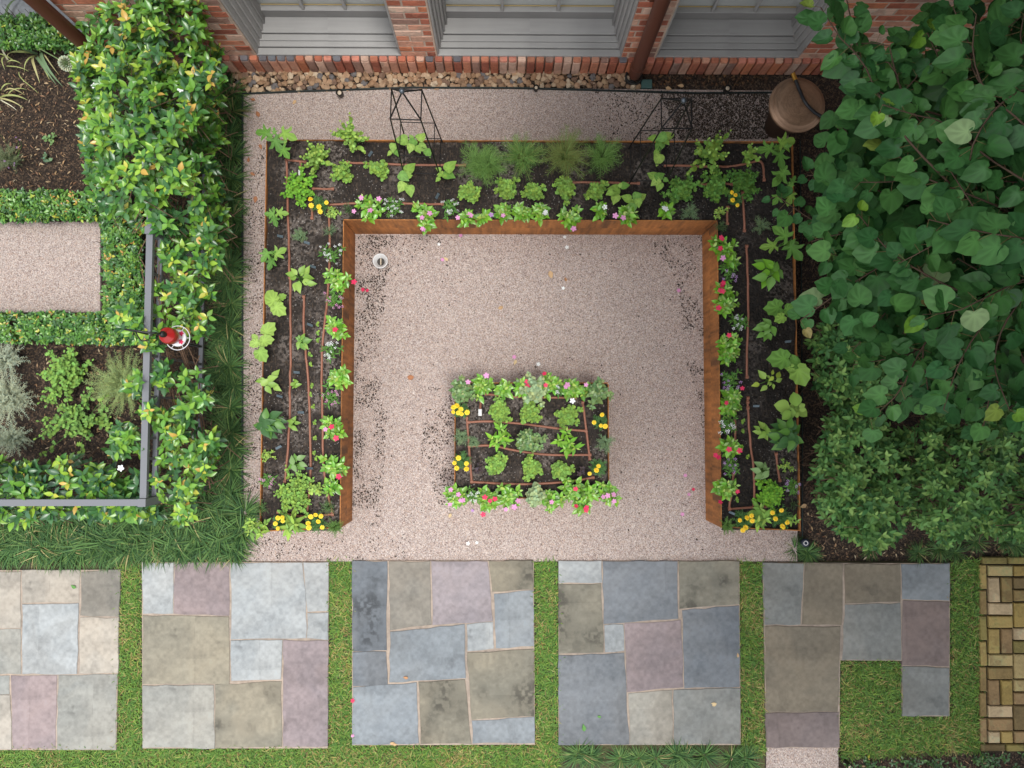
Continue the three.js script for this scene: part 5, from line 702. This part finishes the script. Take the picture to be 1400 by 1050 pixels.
// ---------------------------------------------------------------- red feeder on a hook
{
  const p = G(243, 462, 1.0), g = thing('hummingbird_feeder', 'red glass bird feeder with white perch ring hanging by the fence', 'bird feeder', V(p.x, 0.98, p.z));
  const red = new THREE.MeshPhysicalMaterial({ color: C(0.36, 0.015, 0.015), roughness: 0.3, clearcoat: 0.6 }), white = M({ color: S(230, 230, 232), roughness: 0.35 }), blk = M({ color: C(0.012, 0.012, 0.012), roughness: 0.4 });
  const lathe = (a, s = 28) => new THREE.LatheGeometry(a.map(q => new THREE.Vector2(...q)), s);
  mesh('dish', lathe([[0.001, 0], [0.05, 0.004], [0.056, 0.018], [0.05, 0.028], [0.02, 0.03], [0.001, 0.03]]), white, g);
  for (let k = 0; k < 4; k++) { const f = mesh('port_flower', flowerGeo('star'), flowerMat('red'), g, V(Math.cos(k * 1.57 + 0.78) * 0.038, 0.031, Math.sin(k * 1.57 + 0.78) * 0.038)); f.scale.setScalar(0.016); }
  mesh('perch_ring', new THREE.TorusGeometry(0.077, 0.0028, 8, 40).rotateX(1.5708), white, g, V(0, 0.02, 0)); for (let k = 0; k < 6; k++) { const a = k * 1.047; mesh('perch_spoke', rod(V(Math.cos(a) * 0.052, 0.018, Math.sin(a) * 0.052), V(Math.cos(a) * 0.077, 0.02, Math.sin(a) * 0.077), 0.0022), white, g); }
  mesh('bottle', lathe([[0.02, 0.03], [0.034, 0.05], [0.05, 0.1], [0.054, 0.14], [0.05, 0.165], [0.046, 0.172], [0.042, 0.172], [0.036, 0.182], [0.03, 0.184], [0.02, 0.196], [0.012, 0.202], [0.001, 0.205]]), red, g);
  mesh('cap', lathe([[0.018, 0.2], [0.02, 0.225], [0.014, 0.24], [0.001, 0.243]], 16), blk, g);
  mesh('hanger', tubeGeo([V(0, 0.24, 0), V(-0.005, 0.275, 0), V(-0.02, 0.29, 0)], 0.004, 12, 6), blk, g);
  const h = thing('shepherd_hook', 'black iron hook beside the fence holding the red feeder', 'hook', V(p.x - 0.22, 0, p.z - 0.03)); mesh('pole', rod(V(0, 0, 0), V(0, 1.18, 0), 0.006, 8), blk, h); mesh('arm', tubeGeo([V(0, 1.175, 0), V(0.03, 1.27, 0.01), V(0.1, 1.3, 0.02), V(0.18, 1.275, 0.03), V(0.205, 1.262, 0.03), V(0.215, 1.272, 0.03)], 0.006, 24, 8), blk, h); mesh('brace', tubeGeo([V(0, 1.1, 0), V(0.05, 1.12, 0.06), V(0.11, 1.15, 0.06)], 0.004, 14, 6), blk, h);
}
// ---------------------------------------------------------------- copper hose pot with hose
{
  const p = G(1092, 141, 0.47), g = thing('copper_pot', 'round copper hose pot with domed ringed lid by the brick wall', 'pot', V(p.x, 0, p.z)), cop = new THREE.MeshPhysicalMaterial({ color: S(176, 142, 116, 1), roughness: 0.45, metalness: 0.5, map: stoneT[1].map }), copD = new THREE.MeshPhysicalMaterial({ color: S(84, 66, 54, 1), roughness: 0.6, metalness: 0.5 });
  const lathe = (a, s = 48) => new THREE.LatheGeometry(a.map(q => new THREE.Vector2(...q)), s), body = [[0.001, 0.005], [0.08, 0.005]]; for (let k = 0; k <= 12; k++) body.push([0.085 + 0.085 * k / 12 + 0.007 * (k % 2), 0.03 + k * 0.033]);
  mesh('body', lathe([...body, [0.17, 0.435], [0.001, 0.435]]), copD, g);
  const lid = [[0.205, 0.425]]; for (let k = 0; k < 5; k++) lid.push([0.207 - k * 0.006, 0.44 + k * 0.004 + (k % 2 ? 0.004 : 0)]); for (let k = 0; k <= 16; k++) { const q = 0.175 * (1 - k / 16) + 0.001; lid.push([q, 0.5 - 0.95 * q * q + (k % 2 ? 0.0012 : 0)]); }; mesh('lid', lathe(lid), cop, g);
  mesh('knob', new THREE.SphereGeometry(0.014, 14, 10), cop, g, V(0.035, 0.505, 0.0));
  const hs = thing('garden_hose', 'black hose with brass end lying across the copper pot lid', 'hose'), hose = M({ color: C(0.012, 0.014, 0.018), roughness: 0.45 }), pts = [[1087, 108, 0.5], [1094, 125, 0.51], [1101, 140, 0.525], [1112, 152, 0.51], [1128, 162, 0.47], [1150, 170, 0.3], [1160, 172, 0.1]].map(q => G(...q)); pts.push(V(pts[6].x + 0.05, 0.02, pts[6].z + 0.02)); mesh('hose', tubeGeo(pts, 0.0125, 50, 10), hose, hs); const d = pts[0].clone().sub(pts[1]).normalize(); mesh('brass_end', rod(pts[0].clone().addScaledVector(d, 0.045), pts[0].clone().addScaledVector(d, -0.01), 0.016, 14), M({ color: S(206, 160, 76, 1), roughness: 0.35, metalness: 0.9 }), hs);
}
// ---------------------------------------------------------------- shrubs below the tree
R = rng(314);
{
  const cols = [C(0.08, 0.19, 0.05), C(0.11, 0.24, 0.06), C(0.06, 0.155, 0.045), C(0.15, 0.29, 0.08)], tips = [C(0.25, 0.4, 0.11), C(0.2, 0.36, 0.09)];
  const sh = (P, zE, zT, n, label) => { const c = P.reduce((s, q) => [s[0] + q[0] / P.length, s[1] + q[1] / P.length], [0, 0]), b = G(c[0], c[1], zT * 0.6).setY(0), g = thing('evergreen_shrub', label, 'shrub', b, 'evergreen shrubs beside the bed'); leafy(g, { P, zEdge: zE, zTop: zT, n, L: 0.054, per: 7, clumps: 26, clumpR: 30, cols, tips, tipRate: 0.35, soft: 60, depth: 0.35, wide: 0.95, key: 'glossy', mat: foliage }); const m = new MB(); for (let k = 0; k < 9; k++) { const q = samplePoly(P), t = G(q[0], q[1], zT * 0.75).sub(b); m.tube([V(rr(-0.05, 0.05), 0, rr(-0.05, 0.05)), V(t.x * 0.4, zT * 0.4, t.z * 0.4), t.setY(zT * 0.75)], 0.014, 0.005, C(0.09, 0.065, 0.045), 6); } m.build('branches', twigMat, g); };
  sh([[1118, 590], [1150, 545], [1200, 560], [1240, 600], [1256, 660], [1246, 720], [1205, 752], [1165, 742], [1122, 700], [1112, 650]], 0.35, 0.75, 520, 'rounded evergreen shrub standing beside the end of the shaded bed');
  sh([[1240, 590], [1300, 545], [1400, 560], [1460, 600], [1470, 720], [1400, 740], [1340, 728], [1300, 748], [1252, 720], [1250, 650]], 0.35, 0.85, 780, 'wide evergreen shrub below the tree next to the brick path');
  sh([[1108, 470], [1140, 410], [1190, 430], [1220, 500], [1215, 560], [1150, 560], [1120, 545]], 0.3, 0.65, 320, 'evergreen shrub half hidden under the tree twigs');
  sh([[1122, 280], [1150, 190], [1200, 250], [1200, 380], [1150, 390], [1125, 350]], 0.25, 0.55, 240, 'dark evergreen shrub behind the copper pot under the tree');
}
// ---------------------------------------------------------------- the tree with heart shaped leaves
R = rng(271);
{
  const foot = G(1225, 400, 0), g = thing('heart_leaf_tree', 'tree with large heart shaped green leaves shading the bed and brick wall', 'tree', foot.clone()), trunk = new MB(), bark = C(0.1, 0.075, 0.055), lo = p => p.clone().sub(foot);
  const top = V(0.45, 2.5, -0.1); trunk.tube([V(0, -0.02, 0), V(0.05, 0.5, 0.02), V(0.1, 1.1, -0.03), V(0.25, 1.8, -0.05), top], 0.07, 0.035, bark, 9); trunk.build('trunk', twigMat, g);
  const cols = [C(0.04, 0.13, 0.032), C(0.055, 0.16, 0.04), C(0.03, 0.105, 0.03), C(0.07, 0.19, 0.045), C(0.045, 0.14, 0.038)], young = [C(0.16, 0.3, 0.03), C(0.2, 0.28, 0.05), C(0.13, 0.27, 0.03), C(0.24, 0.2, 0.07), C(0.15, 0.3, 0.04)], mats = cols.map(c => leafMat(c, 0.42)), ym = young.map(c => leafMat(c, 0.5)), under = leafMat(C(0.2, 0.3, 0.13), 0.6);
  const twig = new MB(), rest = new MB(); let nLeaf = 0;
  const place = (p, az, pitch, L, roll, mat, col) => { const key = R() < 0.68 ? 'heart' : 'heartFold', m = leafMatrix(p, az, pitch, L, roll); if (nLeaf < 298 && mat) { nLeaf++; leafMesh('leaf', key, mat, m, g); } else rest.add(T[key], m, col); };
  // twigs read from the photograph: [[px, py], ...] from tip to base, height, leaf length
  const tw = [[[[1122, 10], [1153, 57], [1177, 80], [1197, 122], [1240, 190], [1330, 280]], 2.35, 0.1], [[[1207, 143], [1250, 157], [1290, 167], [1350, 215], [1420, 260]], 2.5, 0.105], [[[1174, 293], [1193, 317], [1213, 340], [1260, 372], [1330, 400]], 2.2, 0.1], [[[1380, 285], [1333, 240], [1328, 205], [1360, 150], [1420, 120]], 2.55, 0.1], [[[1094, 438], [1150, 398], [1208, 362], [1260, 340], [1340, 330]], 2.0, 0.1], [[[1262, 430], [1306, 426], [1345, 408], [1386, 388], [1450, 360]], 2.45, 0.1], [[[1190, 572], [1226, 540], [1262, 474], [1300, 430], [1370, 390]], 2.05, 0.1], [[[1335, 20], [1330, 70], [1345, 120], [1400, 170]], 2.55, 0.1], [[[1268, 45], [1290, 90], [1330, 130], [1400, 190]], 2.3, 0.105], [[[1380, 560], [1360, 500], [1375, 440], [1420, 390]], 2.2, 0.1], [[[1215, 200], [1260, 240], [1310, 260], [1380, 290]], 2.4, 0.1], [[[1290, 560], [1310, 500], [1340, 450], [1400, 400]], 2.15, 0.1], [[[1170, 60], [1215, 62], [1222, 90], [1235, 130], [1280, 190]], 2.3, 0.06], [[[1165, 480], [1200, 440], [1240, 400], [1310, 370]], 1.8, 0.1], [[[1150, 230], [1200, 260], [1260, 290], [1340, 320]], 1.9, 0.1], [[[1400, 20], [1395, 60], [1420, 110], [1480, 180]], 2.5, 0.1], [[[1270, 300], [1310, 310], [1360, 320], [1430, 330]], 2.6, 0.1], [[[1110, 330], [1150, 320], [1200, 320], [1270, 340]], 1.6, 0.095], [[[1105, 240], [1150, 240], [1200, 270], [1270, 310]], 1.5, 0.095]];
  for (const [P, z, L] of tw.slice()) for (const sd of [-1, 1]) { // each twig carries side sprays a little lower
    const k = 1 + Math.floor(rr(0, P.length - 2)), [x0, y0] = P[k], [x1, y1] = P[k - 1], a = Math.atan2(y1 - y0, x1 - x0) + sd * rr(0.5, 1.0), l = rr(55, 105); if (x0 + Math.cos(a) * l < 1150 && y0 + Math.sin(a) * l < 215) continue;
    tw.push([[[x0 + Math.cos(a) * l, y0 + Math.sin(a) * l], [x0 + Math.cos(a) * l * 0.5, y0 + Math.sin(a) * l * 0.5 + 4], [x0, y0], P[Math.min(P.length - 1, k + 1)]], z - rr(0.08, 0.3), L * 0.92]);
  }
  tw.forEach(([P, z, L], ti) => {
    const pts = P.map(([x, y], k) => lo(G(x, y, z - 0.03 * (P.length - 1 - k) + 0.06 * Math.sin(k * 2 + ti)))); const end = pts[pts.length - 1], hub = top.clone().multiplyScalar(0.5 + 0.1 * (ti % 5)); pts.push(end.clone().lerp(hub, 0.5).add(V(0, -0.05, 0)), hub);
    const cv = new THREE.CatmullRomCurve3(pts), len = cv.getLength(), N = 26; twig.tube(Array.from({ length: N + 1 }, (_, k) => cv.getPointAt(k / N)), 0.0026, 0.009, C(0.09, 0.055, 0.035), 6);
    const n = Math.floor(Math.min(len, ti < 19 ? 1.05 : 0.6) / 0.036);
    for (let k = 0; k < n; k++) { const t = Math.min(0.98, k * 0.036 / len), p = cv.getPointAt(t), d = cv.getTangentAt(t), a = Math.atan2(-d.z, -d.x), side = k % 2 ? 1 : -1, az = a + side * rr(0.7, 1.5), s = V(Math.cos(az), 0.1, Math.sin(az)).multiplyScalar(rr(0.02, 0.06)), q = p.clone().add(s).add(V(0, -0.02 * (k % 3), 0)); twig.tube([p, q], 0.0012, 0.001, C(0.2, 0.14, 0.06), 4); const yg = k < 2 && R() < 0.7; place(q, az, rr(-0.75, 0.1), L * rr(0.75, 1.25) * (k < 3 ? 0.72 : 1), rr(-0.5, 0.5), yg ? pick(ym) : R() < 0.03 ? under : pick(mats), pick(cols)); }
  });
  // the lower and inner leaves, then the rest of the crown away from the picture
  for (let k = 0; k < 1000; k++) { const P = [[1125, 200], [1140, 150], [1200, 60], [1240, 20], [1420, -20], [1440, 580], [1330, 570], [1240, 520], [1180, 470], [1130, 400]], [x, y] = samplePoly(P), z = rr(1.2, 2.1), p = lo(G(x, y, z)); place(p, rr(0, 6.28), rr(-0.6, 0.2), rr(0.08, 0.115), rr(-0.5, 0.5), null, vary(pick(cols), 0.2, 0.08)); }
  for (let k = 0; k < 3600; k++) { let a, b, c; do { a = rr(-1, 1); b = rr(-1, 1); c = rr(-1, 1); } while (a * a + b * b + c * c > 1); const p = V(0.75 + a * 1.75, 2.55 + b * 0.95, -0.35 + c * 2.0), w = p.clone().add(foot), q = w.clone().project(camera); if (Math.abs(q.x) < 1.08 && Math.abs(q.y) < 1.12) continue; if (w.distanceTo(camera.position) < 1.0) continue; place(p, rr(0, 6.28), rr(-0.7, 0.2), rr(0.09, 0.12), rr(-0.5, 0.5), null, vary(pick(cols), 0.2, 0.08)); }
  for (let k = 0; k < 16; k++) { const a = k * 2.4, e = V(0.75 + Math.cos(a) * rr(0.8, 1.5), rr(2.1, 3.1), -0.35 + Math.sin(a) * rr(0.8, 1.7)); twig.tube([top.clone().multiplyScalar(0.6), top.clone().lerp(e, 0.5).add(V(0, 0.12, 0)), e], 0.022, 0.004, bark, 6); }
  twig.build('branches', twigMat, g); const r = rest.build('inner_leaves', foliage, g); r.userData.kind = 'stuff';
}
// ---------------------------------------------------------------- the tall tree whose crown overhangs the shaded side
R = rng(909);
{
  const g = thing('shade_tree', 'tall broad shade tree beyond the heart leaved tree with overhanging crown', 'tree', V(6.2, 0, -2.4)), bk = C(0.09, 0.07, 0.05), t = new MB(), f = new MB(); t.tube([V(0, -0.05, 0), V(-0.05, 2, 0), V(-0.2, 3.6, 0.1), V(-0.6, 5.4, 0.3)], 0.24, 0.15, bk, 10); t.build('trunk', twigMat, g); const lb = new MB();
  const cl = Array.from({ length: 340 }, () => { let a, b, c; do { a = rr(-1, 1); b = rr(-1, 1); c = rr(-1, 1); } while (a * a + b * b + c * c > 1); return V(-0.4 + a * 4.5, 5.9 + b * 1.8, 1.5 + c * 5.6); });
  cl.forEach((c, k) => { if (k % 4 === 0) lb.tube([V(-0.4, 4.6, 0.2), V(c.x * 0.5, 4.6 + (c.y - 4.6) * 0.6, c.z * 0.5), c], 0.06, 0.012, bk, 5); for (let i = 0; i < 60; i++) { const d = V(rr(-1, 1), rr(-0.7, 0.7), rr(-1, 1)).multiplyScalar(0.75); f.add(T.ovate, leafMatrix(c.clone().add(d), rr(0, 6.28), rr(-0.5, 0.4), rr(0.2, 0.32), rr(-0.5, 0.5)), vary(C(0.05, 0.12, 0.03), 0.2)); } });
  lb.build('limbs', twigMat, g); f.build('crown', foliage, g).userData.kind = 'stuff';
}
// ---------------------------------------------------------------- small fittings
{
  const blk = M({ color: C(0.02, 0.019, 0.018), roughness: 0.5, metalness: 0.3 }), lens = M({ color: S(214, 196, 172), roughness: 0.4 }), white = M({ color: S(226, 226, 226), roughness: 0.5 }), lathe = (a, s = 24) => new THREE.LatheGeometry(a.map(q => new THREE.Vector2(...q)), s);
  const spot = (px, py, label, y = 0, s = 1) => { const p = G(px, py, 0.1), g = thing('garden_spotlight', label, 'garden light', V(p.x, y, p.z), 'small garden lights'); mesh('stake', rod(V(0, 0, 0), V(0, 0.05, 0), 0.008), blk, g); mesh('hood', lathe([[0.001, 0.04], [0.022 * s, 0.045], [0.027 * s, 0.11], [0.025 * s, 0.112], [0.02 * s, 0.1]]), blk, g).rotation.x = 0.15; mesh('lens', lathe([[0.001, 0.104], [0.012 * s, 0.102], [0.016 * s, 0.098]]), lens, g).rotation.x = 0.15; };
  spot(464, 124, 'small brown spotlight on the gravel below the window near jasmine'); spot(733, 117, 'small black spotlight on the edging below the middle window', 0, 0.8); spot(995, 118, 'small spotlight in the dark soil near the copper pot'); spot(1162, 1046, 'small spotlight by the gravel path end', 0, 0.8);
  { const p = G(520, 357, 0.06), g = thing('drain_pipe_cap', 'white round pipe cap standing in the gravel by the inner corner', 'pipe cap', V(p.x, 0.018, p.z)); mesh('ring', lathe([[0.03, 0.005], [0.056, 0.005], [0.06, 0.05], [0.056, 0.056], [0.05, 0.05], [0.03, 0.02], [0.03, 0.005]], 36), white, g); mesh('well', lathe([[0.001, 0.012], [0.03, 0.014]], 24), M({ color: C(0.05, 0.045, 0.04), roughness: 0.8 }), g); mesh('valve', cbox(0.008, 0.05, 0.008, 0.001).rotateX(1.57), lens, g, V(0, 0.022, 0)); }
  { const p = G(1100.5, 742, 0.05), g = thing('bollard_light', 'small dark path light with white ring beside the shaded bed end', 'garden light', V(p.x, 0, p.z)); mesh('post', lathe([[0.001, 0], [0.03, 0], [0.032, 0.06], [0.026, 0.066], [0.001, 0.066]]), M({ color: S(34, 44, 62), roughness: 0.4 }), g); mesh('ring', new THREE.TorusGeometry(0.0155, 0.0035, 8, 24).rotateX(1.5708), white, g, V(0, 0.067, 0)); }
}
// ---------------------------------------------------------------- litter: fallen leaves, petals, mulch crumbs
R = rng(606);
{
  const dry = [C(0.42, 0.22, 0.11), C(0.5, 0.33, 0.18), C(0.36, 0.16, 0.08), C(0.55, 0.42, 0.24)].map(c => leafMat(c, 0.75)), gm = leafMat(C(0.1, 0.25, 0.06), 0.6), ym = leafMat(C(0.6, 0.5, 0.1), 0.7);
  const fall = (px, py, r, label, mt = pick(dry), y = 0.03) => { const p = G(px, py, y), o = leafMesh('x', 'ovate', mt, leafMatrix(V(p.x, y, p.z), rr(0, 6.28), rr(-0.1, 0.25), 2 * r / pxm(0), rr(-0.3, 0.3), 0.95), scene); o.name = numbered('fallen_leaf'); tag(o, label, 'fallen leaf', 'fallen leaves'); };
  for (const [x, y, r] of [[613, 356, 4], [752, 370, 6], [681, 422, 4.5], [774, 385, 3.5], [566, 515, 6], [706, 492, 4], [617, 702, 4]]) fall(x, y, r, 'dry brown leaf lying on the gravel inside the U bed');
  for (const [x, y, r] of [[354, 160, 5], [340, 222, 4], [342, 236, 4], [350, 268, 5], [355, 197, 4], [349, 137, 4], [405, 137, 4]]) fall(x, y, r, 'dry tan leaf on the gravel strip near the mondo grass');
  for (const [x, y, r] of [[104, 804, 4], [980, 962, 5]]) fall(x, y, r, 'single fallen leaf lying on the flagstones', x < 200 ? gm : dry[3], 0.045);
  for (const [x, y, r] of [[799, 1000, 5], [822, 980, 3], [537, 1018, 3], [533, 1016, 4], [558, 927, 3.5], [1009, 899, 3]]) fall(x, y, r, 'small fallen leaf on the blue flagstones', x === 799 || x === 822 ? gm : pick(dry), 0.045);
  for (const [x, y, r] of [[935, 118, 4.5], [910, 120, 4.5], [300, 382, 3], [300, 160, 3], [298, 470, 3], [1140, 1000, 3], [1350, 700, 3], [1103, 690, 5]]) fall(x, y, r, 'dry leaf on dark soil or grass beside the gravel', dry[1], 0.03);
  const petal = (px, py, c, label, y = 0.028) => { const p = G(px, py, y), o = mesh('fallen_flower', flowerGeo('star'), flowerMat(c), null, V(p.x, y, p.z)); o.scale.setScalar(rr(0.012, 0.018)); o.rotation.set(rr(-0.2, 0.2), rr(0, 6), rr(-0.2, 0.2)); tag(o, label, 'fallen flower', 'fallen flowers on the ground'); };
  for (const [x, y, c] of [[605, 355, 'pink'], [630, 322, 'pink'], [600, 334, 'white'], [770, 394, 'white'], [775, 338, 'white'], [928, 397, 'pink'], [703, 488, 'pink'], [736, 498, 'white'], [640, 743, 'white'], [652, 742, 'white'], [772, 324, 'white'], [646, 698, 'lilac']]) petal(x, y, c, c === 'white' ? 'white fallen flower lying on the gravel' : 'pink fallen flower lying on the gravel');
  for (const [x, y] of [[496, 396], [502, 397], [948, 669]]) petal(x, y, 'red', 'red fallen flower lying on the gravel'); for (const [x, y] of [[937, 650], [942, 676], [933, 703]]) petal(x, y, 'pink', 'pink fallen flower lying on the gravel'); for (const [x, y, c] of [[482, 958, 'red'], [482, 1006, 'pink']]) petal(x, y, c, c + ' fallen flower at the edge of the blue flagstones', 0.045);
  // dark mulch crumbs on the gravel, packed densest toward the copper pot
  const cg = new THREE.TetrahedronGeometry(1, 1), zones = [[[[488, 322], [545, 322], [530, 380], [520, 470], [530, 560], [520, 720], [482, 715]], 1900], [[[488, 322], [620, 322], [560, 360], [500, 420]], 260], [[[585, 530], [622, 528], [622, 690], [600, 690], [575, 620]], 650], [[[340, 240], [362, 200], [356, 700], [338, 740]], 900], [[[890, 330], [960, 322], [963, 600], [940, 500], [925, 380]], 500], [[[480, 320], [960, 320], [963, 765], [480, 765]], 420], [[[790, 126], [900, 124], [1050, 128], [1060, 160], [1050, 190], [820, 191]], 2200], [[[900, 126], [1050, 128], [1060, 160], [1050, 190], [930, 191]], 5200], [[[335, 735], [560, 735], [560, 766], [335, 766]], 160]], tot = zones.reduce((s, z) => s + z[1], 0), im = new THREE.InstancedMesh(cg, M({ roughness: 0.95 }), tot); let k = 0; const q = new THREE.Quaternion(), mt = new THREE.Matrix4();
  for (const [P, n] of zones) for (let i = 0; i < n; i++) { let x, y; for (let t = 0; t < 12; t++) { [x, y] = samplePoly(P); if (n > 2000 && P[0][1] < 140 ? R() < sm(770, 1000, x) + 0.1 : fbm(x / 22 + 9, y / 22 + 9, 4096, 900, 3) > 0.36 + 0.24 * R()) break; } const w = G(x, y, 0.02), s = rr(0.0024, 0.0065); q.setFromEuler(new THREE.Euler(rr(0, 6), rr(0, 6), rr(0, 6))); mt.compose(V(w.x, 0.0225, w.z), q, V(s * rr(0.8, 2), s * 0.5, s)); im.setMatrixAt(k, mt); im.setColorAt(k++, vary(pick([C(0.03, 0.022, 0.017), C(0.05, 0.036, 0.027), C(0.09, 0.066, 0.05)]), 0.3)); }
  // dry leaf bits on the dug soil, under the tufts and the shrubs
  const lz = [[[[-10, 100], [110, 100], [125, 255], [-10, 258]], 420], [[[50, 470], [195, 475], [195, 630], [50, 640]], 260], [[[286, 120], [328, 125], [328, 700], [286, 690]], 260], [[[1100, 690], [1250, 745], [1390, 745], [1390, 760], [1100, 764]], 200], [[[1150, 1030], [1390, 1030], [1390, 1055], [1150, 1055]], 90], [[[800, 1024], [1040, 1024], [1040, 1055], [800, 1055]], 80]], lt = lz.reduce((s, z) => s + z[1], 0), li = new THREE.InstancedMesh(leafGeo('lance'), foliage, lt); let li0 = 0;
  for (const [P, n] of lz) for (let i = 0; i < n; i++) { const [x, y] = samplePoly(P), w = G(x, y, 0.01); li.setMatrixAt(li0, leafMatrix(V(w.x, rr(0.006, 0.02), w.z), rr(0, 6.28), rr(-0.2, 0.3), rr(0.012, 0.04), rr(-0.6, 0.6), rr(0.5, 1.1))); li.setColorAt(li0++, vary(pick([C(0.26, 0.16, 0.09), C(0.36, 0.25, 0.14), C(0.18, 0.1, 0.06), C(0.42, 0.32, 0.2)]), 0.25)); }
  li.name = 'leaf_litter'; tag(li, 'dry brown leaf bits scattered on the dark soil', 'leaf litter', null, 'stuff'); li.castShadow = li.receiveShadow = true; scene.add(li);
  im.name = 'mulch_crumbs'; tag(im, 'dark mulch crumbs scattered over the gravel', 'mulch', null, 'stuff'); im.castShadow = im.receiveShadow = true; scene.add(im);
}
renderer.render(scene, camera);
